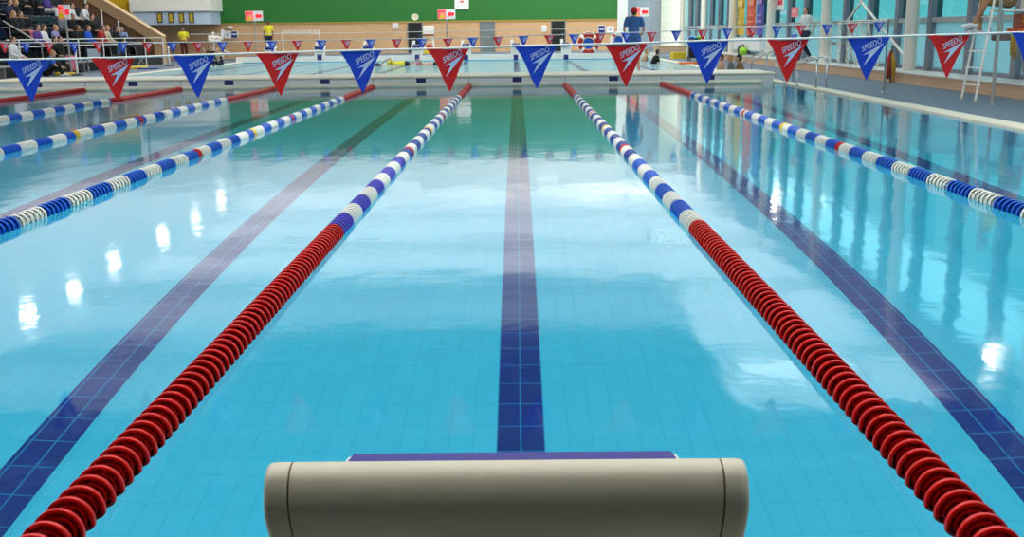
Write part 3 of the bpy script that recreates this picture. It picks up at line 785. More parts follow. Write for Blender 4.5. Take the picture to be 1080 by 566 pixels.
# ------------------------------------------------------------------ people
def skinm(k): return mat('skin_%s' % k, {'fair': (214, 164, 134), 'mid': (176, 122, 88), 'dark': (104, 68, 48)}[k], .55)
def cloth(k, rgb): return mat('cloth_'+k, rgb, .85, vary=.12, scale=14)
CL = dict(black=(11, 11, 14), white=(226, 222, 222), lilac=(150, 140, 190), purple=(84, 60, 140), blue=(20, 84, 190), red=(176, 36, 44), cream=(206, 190, 160), navy=(30, 36, 66), jeans=(62, 92, 124), lightblue=(150, 172, 216),
 yellow=(232, 216, 50), maroon=(92, 36, 34), khaki=(140, 104, 70), polo=(64, 108, 176), pink=(226, 120, 140), green=(40, 110, 60), grey=(112, 112, 116), teal=(40, 140, 150))
HC = dict(brown=(70, 44, 28), blond=(176, 130, 74), black=(18, 16, 16), grey=(140, 136, 130), red=(200, 30, 46))
def pose(kind):
    J = {}
    def sym(n, x, y, z): J[n+'L'] = Vector((-x, y, z)); J[n+'R'] = Vector((x, y, z))
    if kind in ('stand', 'walk', 'clasp', 'wide'):
        J['pelvis'] = Vector((0, 0, .95)); J['chest'] = Vector((0, 0, 1.30)); J['neck'] = Vector((0, .0, 1.47)); J['head'] = Vector((0, .03, 1.60))
        sym('sh', .185, 0, 1.41); sym('el', .235, -.02, 1.13); sym('wr', .23, .08, .90); sym('ha', .225, .11, .82)
        sym('hip', .095, 0, .90); sym('kn', .10, .02, .50); sym('an', .10, -.02, .09); sym('to', .11, .13, .035)
        if kind == 'clasp': sym('el', .245, -.02, 1.15); sym('wr', .10, .17, 1.06); sym('ha', .03, .19, 1.05)
        if kind == 'wide': sym('el', .27, .02, 1.15); sym('wr', .24, .2, 1.02); sym('ha', .2, .26, 1.0); sym('an', .15, -.02, .09); sym('to', .17, .13, .035); sym('kn', .12, .02, .5)
        if kind == 'walk':
            J['knL'] = Vector((-.09, .2, .52)); J['anL'] = Vector((-.09, .3, .1)); J['toL'] = Vector((-.09, .45, .06))
            J['knR'] = Vector((.09, -.02, .50)); J['anR'] = Vector((.09, -.28, .16)); J['toR'] = Vector((.1, -.17, .04))
            J['elL'] = Vector((-.25, -.16, 1.18)); J['wrL'] = Vector((-.24, -.1, .95)); J['haL'] = Vector((-.24, -.06, .88))
            J['elR'] = Vector((.25, .05, 1.16)); J['wrR'] = Vector((.22, .24, 1.05)); J['haR'] = Vector((.21, .31, 1.06))
    elif kind in ('sit', 'lean', 'high'):
        l = .16 if kind == 'lean' else .0
        J['pelvis'] = Vector((0, 0, .10)); J['chest'] = Vector((0, .02+l*.7, .44)); J['neck'] = Vector((0, .03+l, .61)); J['head'] = Vector((0, .07+l*1.2, .74))
        sym('sh', .18, .02+l, .55); sym('el', .23, .08+l, .30); sym('wr', .15, .30+l*.5, .20); sym('ha', .10, .37+l*.4, .19)
        sym('hip', .1, .03, .09); sym('kn', .11, .45, .10); sym('an', .11, .44, -.34); sym('to', .12, .60, -.39)
        if kind == 'high':
            J['knL'] = Vector((-.13, .45, .1)); J['anL'] = Vector((-.13, .62, -.27)); J['toL'] = Vector((-.13, .79, -.33))
            J['knR'] = Vector((.13, .40, .1)); J['anR'] = Vector((.13, .42, -.38)); J['toR'] = Vector((.13, .58, -.44))
    elif kind == 'crouch':
        J['pelvis'] = Vector((0, 0, .13)); J['chest'] = Vector((0, .14, .45)); J['neck'] = Vector((0, .21, .61)); J['head'] = Vector((0, .27, .73))
        sym('sh', .18, .19, .55); sym('el', .26, .33, .36); sym('wr', .14, .5, .30); sym('ha', .08, .55, .28)
        sym('hip', .1, .03, .12); sym('kn', .19, .40, .40); sym('an', .14, .5, .08); sym('to', .15, .65, .035)
    elif kind == 'swim':
        J['pelvis'] = Vector((0, 0, 0)); J['chest'] = Vector((0, .38, .0)); J['neck'] = Vector((0, .55, .02)); J['head'] = Vector((0, .68, .03))
        sym('sh', .19, .50, .02); J['elL'] = Vector((-.26, .66, .25)); J['wrL'] = Vector((-.2, .92, .14)); J['haL'] = Vector((-.18, 1.0, .06))
        J['elR'] = Vector((.24, .40, -.25)); J['wrR'] = Vector((.2, .20, -.32)); J['haR'] = Vector((.2, .12, -.34))
        sym('hip', .09, -.06, -.01); sym('kn', .1, -.46, -.06); sym('an', .09, -.88, .0); sym('to', .09, -1.03, -.03)
    return J
def basis(a, b_):
    z = (b_-a).normalized(); x = Vector((1, 0, 0)); y = z.cross(x).normalized(); x = y.cross(z)
    return Matrix((x, y, z)).transposed()
def limb(b, pts, rs):
    for i, (p, r) in enumerate(zip(pts, rs)):
        b.ball(p, r, u=10, v=7)
        if i: b.tube([pts[i-1], p], [rs[i-1], r], 10)
def torso(b, J, e=0.0, low=True):
    R = basis(J['pelvis'], J['neck'])
    if low: b.ball(J['pelvis']+R @ Vector((0, 0, .02)), Vector((.155+e, .115+e, .13+e)), R)
    b.ball(J['pelvis'].lerp(J['chest'], .5), Vector((.135+e, .10+e, .17+e)), R)
    b.ball(J['chest'], Vector((.165+e, .112+e, .19+e)), R)
    b.tube([J['shL'], J['shR']], .052+e, 10); b.ball(J['shL'], .055+e, u=10, v=7); b.ball(J['shR'], .055+e, u=10, v=7)
    b.tube([J['pelvis'], J['chest']], [.12+e, .12+e], 12)
def person(label, loc, rz, pz_, skin='fair', hair='brown', top='white', bottom='black', sleeves='short', legs='long', shoes='black', long_hair=False, scale=1, group=None, cap_=None, vox=.014, name='person'):
    J = pose(pz_)
    t = thing(name, label, 'person', loc, rz, group); t.scale = (scale,)*3
    b = MB(); torso(b, J)
    limb(b, [J['neck']-Vector((0, 0, .06)), J['neck']+Vector((0, 0, .03)), J['head']], [.062, .054, .06])
    Rh = basis(J['neck'], J['head']) if pz_ == 'swim' else Matrix.Identity(3)
    hd = J['head']
    b.ball(hd+Rh @ Vector((0, 0, .015)), Vector((.073, .092, .105)), Rh); b.ball(hd+Rh @ Vector((0, .025, -.055)), Vector((.052, .06, .055)), Rh)
    for s_ in 'LR':
        limb(b, [J['sh'+s_], J['el'+s_], J['wr'+s_]], [.05, .038, .027])
        w_, h_ = J['wr'+s_], J['ha'+s_]
        b.ball(w_.lerp(h_, .55), Vector((.022, .03, .045)), basis(w_, h_))
        limb(b, [J['hip'+s_], J['kn'+s_], J['an'+s_]], [.088, .055, .038]); limb(b, [J['an'+s_]-Vector((0, .02, .02)), J['to'+s_]], [.038, .028])
        b.ball(J['kn'+s_].lerp(J['an'+s_], .3)+Vector((0, -.02, 0)), .05)
    x = MB()
    for s_ in 'LR':     # five fingers on each hand, rooted in the palm
        w_, h_ = J['wr'+s_], J['ha'+s_]; d = (h_-w_).normalized(); side = d.cross(Vector((1, 0, 0))).normalized(); nrm = d.cross(side)
        for k in range(4):
            r0 = w_.lerp(h_, .75)+side*(.019*(k-1.5)/1.5); ln = (.06, .072, .068, .052)[k]
            x.tube([r0, r0+d*.045, r0+d*(.045+ln*.5)+nrm*.008, r0+d*(.045+ln*.85)+nrm*.024], [.009, .0085, .008, .006], 7)
        r0 = w_.lerp(h_, .3)+side*.02
        x.tube([r0, r0+d*.025+side*.022, r0+d*.06+side*.03], [.011, .010, .007], 7)
    # face
    x.tube([hd+Rh @ Vector((0, .085, .02)), hd+Rh @ Vector((0, .112, -.018)), hd+Rh @ Vector((0, .088, -.026))], [.008, .014, .010], 8)
    for s_ in (-1, 1): x.ball(hd+Rh @ Vector((s_*.076, -.005, .0)), Vector((.012, .022, .03)), Rh, 8, 6)
    bod = remesh(b, 'body', skinm(skin), vox, t, x)
    fm = MB()
    for s_ in (-1, 1): fm.ball(hd+Rh @ Vector((s_*.030, .086, .022)), Vector((.011, .008, .007)), Rh, 8, 6)
    fm.ball(hd+Rh @ Vector((0, .083, -.058)), Vector((.024, .008, .006)), Rh, 8, 6)
    fm.build('face_features', mat('face_dark', (70, 36, 32), .5), t, smooth=True)
    # hair: a shell over crown, back and sides
    hb = MB()
    if cap_:
        hb.ball(hd+Rh @ Vector((0, -.005, .045)), Vector((.094, .114, .1)), Rh); hb.box(hd+Rh @ Vector((0, .12, .05)), (.12, .09, .012), Rh)
        remesh(hb, 'cap', cloth('cap_'+cap_, HC.get(cap_, CL.get(cap_, (200, 40, 40)))), .012, t)
    hb = MB()
    hb.ball(hd+Rh @ Vector((0, -.018, .035)), Vector((.082, .092, .098)), Rh)
    hb.ball(hd+Rh @ Vector((0, -.045, -.02)), Vector((.074, .06, .085)), Rh)
    if long_hair: limb(hb, [hd+Vector((0, -.06, -.02)), hd+Vector((0, -.085, -.13)), hd+Vector((0, -.10, -.26))], [.068, .075, .05])
    remesh(hb, 'hair', mat('hair_'+hair, HC[hair], .5, vary=.3, scale=60), .013, t)
    if top:
        b = MB(); torso(b, J, .014)
        for s_ in 'LR':
            if sleeves == 'long': limb(b, [J['sh'+s_], J['el'+s_], J['wr'+s_].lerp(J['el'+s_], .06)], [.066, .054, .042])
            else: limb(b, [J['sh'+s_], J['sh'+s_].lerp(J['el'+s_], .62)], [.068, .062])
        remesh(b, 'shirt', cloth(top, CL[top]), vox, t)
    if bottom:
        b = MB(); R = basis(J['pelvis'], J['chest'])
        b.ball(J['pelvis'], Vector((.172, .135, .135)), R)
        for s_ in 'LR':
            if legs == 'long': limb(b, [J['hip'+s_], J['kn'+s_], J['an'+s_].lerp(J['kn'+s_], .08)], [.106, .074, .058])
            elif legs == 'short': limb(b, [J['hip'+s_], J['hip'+s_].lerp(J['kn'+s_], .75)], [.108, .088])
            else: limb(b, [J['hip'+s_], J['hip'+s_].lerp(J['kn'+s_], .18)], [.1, .094])
        remesh(b, 'trousers' if legs == 'long' else 'shorts', cloth(bottom, CL[bottom]), vox, t)
    if shoes:
        for s_ in 'LR':
            b = MB(); a_, o_ = J['an'+s_], J['to'+s_]
            limb(b, [a_-Vector((0, .035, .045)), a_.lerp(o_, .5)-Vector((0, 0, .015)), o_+Vector((0, .03, -.003))], [.042, .044, .034])
            remesh(b, 'shoe', cloth('shoe_'+shoes, CL[shoes]), .011, t)
    return t
GS = 'spectators in the stand'
def seat_y(px, row): return P(px, 30, x=ROWX[row]).y
seat_positions = []
def spec(px, row, label, **k):
    y = round(seat_y(px, row)/.5)*.5
    seat_positions.append((row, y))
    person(label, (ROWX[row]+.04, y, ROWZ[row]+.495), -PI/2, k.pop('pz_', 'sit'), group=GS, **k)
# front row
spec(36, 0, 'seated spectator in purple top with white collar, front row of the stand', top='purple', sleeves='long', hair='black')
spec(42.5, 0, 'seated woman with long brown hair in a white top, front row of the stand', top='white', sleeves='long', long_hair=True)
spec(58, 0, 'seated blond spectator in pale lilac top behind the tall sign pole', top='lilac', sleeves='long', hair='blond')
spec(77, 0, 'seated spectator in a dark top beside the blue jacketed one', top='black', sleeves='long', skin='mid')
spec(90, 0, 'seated spectator in a bright blue jacket, front row', top='blue', sleeves='long')
spec(98.5, 0, 'seated spectator with red top leaning forward, front row', top='red', sleeves='long', pz_='lean')
spec(104.5, 0, 'fair-haired spectator in a cream jumper sitting beside the red top', top='cream', sleeves='long', hair='blond', pz_='lean')
spec(111, 0, 'seated spectator in cream jacket and jeans, front row', top='cream', sleeves='long', bottom='jeans')
spec(122, 0, 'dark-haired seated spectator in black next to the standing pale blue shirt', top='black', sleeves='long', hair='black')
# second row
spec(12, 1, 'blond spectator in black with long hair, second row by the frame edge', top='black', sleeves='long', hair='blond', long_hair=True)
spec(20, 1, 'spectator in a black coat with pink scarf tone skirt, second row', top='black', sleeves='long', bottom='pink', hair='brown')
spec(62, 1, 'spectator in pale grey top sitting behind the sign pole, second row', top='grey', sleeves='long')
spec(72, 1, 'spectator in black holding still behind the sign pole, second row', top='black', sleeves='long', hair='brown', skin='mid')
spec(88, 1, 'spectator in black leaning forward above the blue jacket', top='black', sleeves='long', pz_='lean', hair='black')
# third row
spec(8, 2, 'auburn-haired spectator in navy, third row of the stand', top='navy', sleeves='long')
spec(19, 2, 'blond spectator in black, third row of the stand', top='black', sleeves='long', hair='blond')
spec(78, 2, 'dark-haired spectator in white top and black trousers beside the red sign', top='white', sleeves='long', hair='black')
spec(87, 2, 'spectator in white shirt leaning forward before the brown wall', top='white', sleeves='long', hair='black', pz_='lean')
# fourth row
spec(22, 3, 'spectator in a black coat near the top of the stand', top='black', sleeves='long', scale=1.05)
spec(32, 3, 'spectator slumped in black beside the top black coat', top='black', sleeves='long', pz_='lean', hair='black')
spec(51, 3, 'spectator in purple and white near the top of the stand', top='purple', sleeves='long', bottom='white')
# people on the deck before the stand
q = P(14, 62, x=-16.3); person('spectator with auburn hair and white top sitting low before the railing', (-16.3, q.y, .50), -PI/2, 'sit', top='white', sleeves='long', bottom='black')
bnch = thing('bench', 'low grey bench under the front spectators before the stand', 'bench', (-16.3, q.y+2.6, .03))
b = MB(); b.span(-.2, .2, -4.2, 6.4, .36, .41); b.build('seat', M_alu, bnch, bevel=.01)
for yy in (-3.6, -.6, 2.6, 5.8):
    b = MB(); b.span(-.17, .17, yy-.03, yy+.03, 0, .36); b.build('leg', M_alu, bnch)
q = P(63, 60, x=-16.3); person('spectator in black with pink sleeves sitting on the low bench', (-16.3, q.y, .50), -PI/2, 'sit', top='black', sleeves='long', bottom='pink')
q = P(52, 60, x=-16.3); person('spectator all in black sitting on the low bench', (-16.3, q.y, .50), -PI/2, 'lean', top='black', sleeves='long', bottom='black', hair='black')
q = P(49, 80.5, z=.03); person('person in bright blue T-shirt crouching on deck with back turned', (q.x, q.y, .03), -PI/2+.35, 'crouch', top='blue', bottom='black', hair='blond', shoes='white', scale=1.02)
q = P(3, 80, z=.03); person('person in dark green top crouching at the edge of the photo', (q.x, q.y, .03), -PI/2, 'crouch', top='green', bottom='black', hair='black', sleeves='long')
q = P(132, 66.5, y=47.2); person('man in pale blue shirt standing before the stand wall', (q.x, q.y, .03), PI*.9, 'clasp', top='lightblue', bottom='jeans', hair='grey')
q = P(195.5, 64, z=.03); person('steward in yellow shirt and maroon trousers standing near the far corner', (q.x, q.y, .03), PI+.2, 'clasp', top='yellow', bottom='maroon', skin='mid', hair='black', scale=1.02)
q = P(284.5, 55.2, y=55.5); person('steward in pale yellow shirt standing by the brick back wall', (q.x, q.y, .25), PI*.97, 'stand', top='yellow', bottom='navy', skin='dark', hair='black', scale=1.06)
q = P(668, 75.3, z=.27); person('swimmer in blue shirt and red cap standing on the bulkhead', (q.x, q.y, .27), -.12, 'wide', top='polo', bottom='polo', legs='short', shoes=None, hair='brown', cap_='red', scale=.95, vox=.012)
q = P(848.5, 58, x=9.28); person('woman in white T-shirt and dark trousers walking along the window ledge', (9.28, q.y, .30), PI*.62, 'walk', top='white', bottom='navy', hair='brown', long_hair=True, scale=.98, vox=.012)
# swimmers and children at the second pool
for i, (px, py, top, hair, lab, rz, pz_) in enumerate((
    (252, 66, 'black', 'black', 'person in black crouching on the far deck edge', PI+.6, 'crouch'),)):
    q = P(px, 68, z=.03); q.x = min(q.x, XL-.5); person(lab, (q.x, q.y, .03), rz, pz_, top=top, bottom='black', hair=hair, scale=1)
for px, lab, top, hair in ((218, 'child in brown top crouching on the far pool edge', 'khaki', 'brown'), (232, 'child in cream top crouching on the far pool edge', 'cream', 'blond')):
    q = P(px, 69, z=.04); person(lab, (q.x, q.y, .03), PI, 'crouch', top=top, bottom='navy', hair=hair, scale=.9)
q = P(428, 68, z=0); person('swimmer with yellow cap crossing the far pool', (q.x, q.y, .02), PI/2, 'swim', top='yellow', bottom='black', legs='brief', shoes=None, cap_='yellow')
q = P(398, 69.5, z=0); person('swimmer with green cap following the yellow cap', (q.x, q.y, .0), PI/2, 'swim', top=None, bottom='navy', legs='brief', shoes=None, cap_='green')
q = P(459, 68.5, z=0); person('swimmer with pink cap half under water in the far pool', (q.x, q.y, .0), PI/2, 'swim', top=None, bottom='black', legs='brief', shoes=None, cap_='pink')
q = P(698, 64, z=0); q.x = min(q.x, 5.55); person('bare-shouldered bather leaning on the far pool edge', (q.x, q.y, -.35), -PI/2-.4, 'lean', top=None, bottom='navy', legs='short', shoes=None, hair='blond')
q = P(711, 66.5, z=0); q.x = min(q.x, 5.55); person('dark-haired bather in a black costume in the far pool', (q.x, q.y, -.30), -PI/2+.2, 'lean', top='black', bottom='black', legs='brief', shoes=None, hair='black')
for px, lab, hair, top, s_ in ((762, 'pale bather sitting in the water behind the bulkhead', 'brown', None, .9), (772, 'bather with grey top sitting in the water behind the bulkhead', 'blond', 'grey', .9), (781, 'dark-haired bather nearest the hand rails behind the bulkhead', 'black', 'khaki', .95)):
    q = P(px, 72, y={762: 30.7, 772: 29.6, 781: 28.5}[px]); person(lab, (q.x, q.y, -.18), PI/2+random.uniform(-.5, .5), 'sit', top=top, bottom='navy', legs='brief', shoes=None, hair=hair, scale=s_)
# ------------------------------------------------------------------ seats of the stand
def make_seat():
    t = thing('spectator_chair', '', 'seat', (0, 0, 0), 0, 'blue chairs in the stand')
    b = MB(); b.prism([(-.2, .40), (.2, .42), (.22, .45), (-.2, .44)], 'y', -.21, .21); b.build('seat_pan', M_seat, t, bevel=.012)
    b = MB(); b.prism([(-.2, .42), (-.16, .42), (-.23, .80), (-.27, .82), (-.29, .79)], 'y', -.21, .21); b.build('backrest', M_seat, t, bevel=.02)
    b = MB(); b.tube([(-.18, 0, 0), (-.18, 0, .41)], .022, 8); b.build('leg', M_black, t)
    return t
st = None; n_row = {}
for row in range(5):
    ys_ = [34.5+.5*k for k in range(int((47.9-34.5)/.5))][::-1]
    for k, y in enumerate(ys_):
        occ = any(r == row and abs(y-yy) < .01 for r, yy in seat_positions)
        lab = '%s dark blue stand seat in row %s, %s from the brown wall' % ('occupied' if occ else 'empty', ('one', 'two', 'three', 'four', 'five')[row], nth(k))
        if st is None:
            st = make_seat(); st.location = (ROWX[row], y, ROWZ[row]); st['label'] = lab
        else: dup(st, (ROWX[row], y, ROWZ[row]), 0, lab)
# ------------------------------------------------------------------ railing of the stand
rl = thing('stand_railing', 'white tubular railing along the front of the spectator stand', 'railing', (-16.55, 0, .03))
for z in (1.22, .98):
    b = MB(); b.tube([(0, 33, z), (0, YS-.4, z)], .018, 8); b.build('rail', M_white, rl, smooth=40)
for i in range(7):
    yy = 33.9+i*2.4
    b = MB(); b.tube([(0, yy, 0), (0, yy, 1.21)], .026, 8); b.build('post', M_white, rl, smooth=40)
for i, (px, y0, y1) in enumerate(((91.3, 0, 15), (108.5, 11, 31), (126.5, 23, 41))):
    a_, c_ = P(px, y1, y=YS-.45), P(px, y0, y=YS-.45)
    t = thing('stair_post', 'thin white post standing against the brown stand wall, %s from its low end' % nth(2-i), 'post', (a_.x, a_.y, a_.z-.3), 0, 'white posts along the brown stand wall')
    b = MB(); b.tube([(0, 0, 0), (0, 0, c_.z-a_.z+.3)], .04, 8); b.build('pole', M_white, t, smooth=40)
    b = MB(); b.ball((0, 0, c_.z-a_.z+.3), .05); b.build('finial', M_white, t, smooth=True)
a_, c_ = P(3, 22, y=35), P(48, 49, y=35)
hr = thing('stair_handrail', 'dark sloping handrail crossing before the front spectators', 'handrail', (0, 0, 0))
b = MB(); b.tube([a_, c_], .028, 8); b.build('rail', M_alu, hr, smooth=40)
for f in (.15, .9):
    q = a_.lerp(c_, f); b = MB(); b.tube([(q.x, q.y, .03), q], .02, 8); b.build('post', M_alu, hr, smooth=40)

# ------------------------------------------------------------------ notice boards on poles
def board(cx, cy, w_px, h_px, y, base_z, label, square=False):
    c = P(cx, cy, y=y); s_ = (y-CAM.y)/F
    w_, h_ = w_px*s_, h_px*s_
    t = thing('warning_board', label, 'sign', (c.x, y, base_z), 0, 'red and white pole signs')
    zc = c.z-base_z
    b = MB(); b.box((0, 0, zc), (w_, .05, h_)); pn = b.build('panel', M_paper, t, bevel=.006)
    b = MB(); b.box((-w_*.26, -.028, zc), (w_*.46, .01, h_*.96)); b.build('warning_field', M_board_p, pn)
    yy = -.038
    b = MB()
    tr = [(-w_*.26-h_*.3, zc-h_*.42), (-w_*.26+h_*.3, zc-h_*.42), (-w_*.26, zc+h_*.08)]
    b.prism(tr, 'y', yy-.006, yy); b.build('warning_triangle', M_yellow, pn)
    b = MB(); b.box((-w_*.26, yy, zc+h_*.28), (w_*.3, .01, h_*.12)).box((-w_*.44, yy, zc), (w_*.06, .01, h_*.9)); b.build('warning_stripe', M_board_r, pn)
    if square:
        b = MB(); b.box((w_*.24, -.03, zc), (w_*.34, .012, h_*.36)); b.build('symbol', M_board_r, pn)
    else:
        b = MB()
        pts = [(.06, -.02), (.12, .18), (.24, .2), (.30, .12), (.40, .2), (.46, .02), (.38, -.2), (.28, -.14), (.16, -.24)]
        b.prism([(w_*x, zc+h_*z) for x, z in pts], 'y', -.034, -.026); b.build('symbol', M_board_r, pn)
    b = MB(); b.tube([(.0, .05, .01), (0, .05, zc)], .035, 10); b.build('pole', M_alu, t, smooth=40)
    b = MB(); b.lathe([(.16, 0), (.16, .03), (.05, .06)], (0, .05, 0), n=18); b.build('base_plate', M_alu, t, smooth=40)
board(268, 17, 18, 10, 52.5, .25, 'red and white warning board on pole beside the yellow steward')
board(471, 15, 18, 10, 52.5, .25, 'red and white warning board on pole in front of the brick wall between doors')
board(675.5, 12.7, 17.5, 9.6, 52.5, .25, 'red and white warning board on pole behind the red-capped swimmer')
q = P(70, 78.5, z=.03)
board(68, 12.8, 12, 14.5, q.y, .03, 'squarish red and white board on tall pole before the stand', True)
# wall signs and clock
def wall_panel(name, cx, cy, w_px, h_px, y, label, m, cat='sign', deco=None, d=.04):
    c = P(cx, cy, y=y); s_ = (y-CAM.y)/F
    t = thing(name, label, cat, (c.x, y-d/2, c.z))
    b = MB(); b.box((0, 0, 0), (w_px*s_, d, h_px*s_)); b.build('panel', m, t, bevel=.005)
    b = MB(); w_, h_ = w_px*s_/2, h_px*s_/2; f = .03
    for s2 in (-1, 1): b.box((s2*w_, -.01, 0), (f, d+.02, h_*2+f)).box((0, -.01, s2*h_), (w_*2, d+.02, f))
    b.build('frame', M_white, t)
    if deco:
        b = MB(); b.box((0, -d/2-.004, deco[1]*h_), (w_*deco[2], .008, h_*deco[3])); b.build('symbol', deco[0], t)
    return t
wall_panel('wall_notice', 487, 2.5, 14, 13, YW-.02, 'white square notice high on the green wall', M_paper, deco=(M_sign_r, .1, .5, .25))
wall_panel('wall_notice', 417, 27.3, 5.5, 5.5, YW, 'small pale notice on brick wall beside the dark door', M_paper, deco=(M_sign_r, -.4, .6, .4))
wall_panel('wall_notice', 634.5, 31, 7, 8, YW, 'small navy notice on brick wall above the red lifebuoy', M_bluemark, deco=(M_lightb if False else M_logo, 0, 1.2, .2))
wall_panel('wall_notice', 643.5, 31.5, 7, 7, YW, 'small white notice beside the navy notice on brick', M_paper, deco=(M_bluemark, 0, .5, .3))
wall_panel('wall_notice', 240, 36.5, 6, 7, YW-.1, 'white framed notice on brick next to a navy one', M_paper, deco=(M_greyw, 0, 1, .8))
wall_panel('wall_notice', 247.3, 36.5, 6.8, 6.8, YW, 'navy notice on brick by the white pool hoist', M_bluemark, deco=(M_logo, 0, 1.3, .2))
wall_panel('wall_notice', 574, 30, 4.5, 6, YW, 'tiny white notice on brick beside the second dark door', M_paper, deco=(M_greyw, 0, 1, .6))
t = thing('wall_clock', 'round cream wall clock on green wall above the dark door', 'clock', P(438, 18, y=YW-.03))
b = MB(); b.lathe([(.16, 0), (.17, -.03), (.15, -.05), (.145, -.045)], ax='y', n=28); b.build('face', mat('clock_cream', (232, 220, 180), .5), t, smooth=30); fc = t.children[0]
b = MB(); b.lathe([(.17, .0), (.185, -.04), (.17, -.06), (.155, -.05)], ax='y', n=28, closed=True); b.build('rim', M_white, t, smooth=30)
b = MB(); b.box((0, -.06, .045), (.014, .006, .1)).box((.035, -.06, 0), (.08, .006, .014)); b.build('hands', M_black, fc)
t = thing('wall_mounted_light', 'white emergency light on brick above the hoist', 'light', P(242.5, 29, y=YW-.1))
b = MB(); b.box((0, 0, 0), (.28, .18, .17)); b.build('housing', M_white, t, bevel=.02)
b = MB(); b.box((0, -.1, -.01), (.2, .03, .1)); b.build('lens', M_paper, t, bevel=.01)
# ------------------------------------------------------------------ lifebuoys
def lifebuoy(px, py, y, R, label, m, m2):
    c = P(px, py, y=y); t = thing('lifebuoy', label, 'lifebuoy', c)
    r = R*.2; b = MB(); b.tube([((R-r)*math.cos(a*PI/18), 0, (R-r)*math.sin(a*PI/18)) for a in range(36)], r, 12, closed=True); rg = b.build('ring', m, t, smooth=True)
    for k in range(4):
        b = MB(); a0 = PI/4+k*PI/2
        b.tube([((R-r)*math.cos(a0+d), 0, (R-r)*math.sin(a0+d)) for d in (-.16, -.08, 0, .08, .16)], r*1.06, 12); b.build('band', m2, rg, smooth=True)
    b = MB(); b.tube([((R+.03)*math.cos(a*PI/12), -.02, (R+.03)*math.sin(a*PI/12)) for a in range(24)], .012, 6, closed=True); b.build('grab_line', M_rope, t)
    b = MB(); b.lathe([(.26*R/.5, .08), (.26*R/.5, .12)], ax='y', n=20); b.build('backing_plate', M_blue, t)
    b = MB(); b.tube([(0, .14, -(c.z-.25)), (0, .14, R*.5)], .03, 8); b.box((0, .14, -(c.z-.25)+.02), (.4, .3, .04)); b.build('stand', M_white, t)
M_maroon = mat('lifebuoy_red', (168, 26, 24), .5)
lifebuoy(620.8, 45.8, 51.6, .53, 'large red lifebuoy with white bands on a stand at the far end', M_maroon, M_wplas)
lifebuoy(652.5, 42.5, 51.8, .42, 'white and red lifebuoy partly behind the blue-shirted swimmer', M_wplas, M_maroon)
# ------------------------------------------------------------------ water polo goal
g0, g1 = P(299, 54, y=56.5), P(338, 54, y=56.5)
t = thing('water_polo_goal', 'white water polo goal frame stored before the brick wall', 'goal', (0, 56.5, .25))
zt = P(299, 33, y=56.5).z-.25
for x in (g0.x, g1.x):
    b = MB(); b.tube([(x, 0, 0), (x, 0, zt)], .035, 8); b.build('post', M_white, t)
b = MB(); b.tube([(g0.x, 0, zt-.12), (g1.x, 0, zt-.15)], .035, 8); b.build('crossbar', M_white, t)
b = MB()
for k in range(22):
    x = g0.x+(g1.x-g0.x)*(k+.5)/22
    b.box((x, .02, zt-.02), (.03, .02, .18+.06*math.sin(k*2.1)))
b.build('net', M_rope, t)
# ------------------------------------------------------------------ pool hoist far corner
c = P(229, 54, y=54.5)
t = thing('pool_hoist', 'white pool hoist with curved arm in the far corner', 'hoist', (c.x, c.y, .03))
k_ = (c.y-CAM.y)/F
b = MB(); b.tube([(-3*k_, 0, 0), (-3*k_, 0, 29*k_)], .06, 10).box((-3*k_, 0, .05), (.6, .6, .1)); b.build('mast', M_white, t)
b = MB(); b.tube([(-3*k_, 0, 23*k_), (2*k_, -.1, 24*k_), (7*k_, -.2, 22*k_), (8*k_, -.2, 29*k_), (9*k_, -.2, 31*k_)], .08, 10); b.build('arm', M_white, t, smooth=40)
b = MB(); b.box((0*k_, -.25, 20*k_), (11*k_, .5, 3*k_)).box((-5*k_, -.25, 23*k_), (2.5*k_, .5, 5*k_)); b.build('seat', M_wplas, t, bevel=.05)
b = MB(); b.tube([(4*k_, -.25, 19*k_), (9*k_, -.3, 10*k_), (14*k_, -.3, 8*k_)], .04, 8); b.build('foot_rest', M_white, t)
# lifeguard high chair at the back wall
c = P(452, 49, y=56)
t = thing('lifeguard_chair', 'white-topped lifeguard high chair by the dark door at the back', 'chair', (c.x, 56, .25))
for (sx, sy) in ((-1, -1), (1, -1), (-1, 1), (1, 1)):
    b = MB(); b.tube([(sx*.34, sy*.3, 0), (sx*.22, sy*.2, .95)], .03, 8); b.build('leg', M_white, t)
b = MB(); b.span(-.3, .3, -.28, .28, .92, 1.0); b.build('seat', mat('brown_seat', (120, 70, 50), .6), t, bevel=.02)
b = MB(); b.span(-.3, .3, .2, .27, 1.0, 1.45); b.build('backrest', M_white, t, bevel=.03)
b = MB(); b.tube([(-.28, -.25, .3), (.28, -.25, .3)], .02, 8).tube([(-.26, -.23, .6), (.26, -.23, .6)], .02, 8); b.build('rung', M_white, t)
c = P(455, 46.5, y=55.2)
t = thing('rescue_crate', 'small yellow crate with red bag before the high chair', 'crate', (c.x, 55.2, .25))
b = MB(); b.span(-.4, .4, -.2, .2, 0, .3); b.build('body', M_yellow, t, bevel=.03)
b = MB(); b.ball((-.1, 0, .34), (.2, .15, .14)); b.build('bag', M_redfab, t, smooth=True)

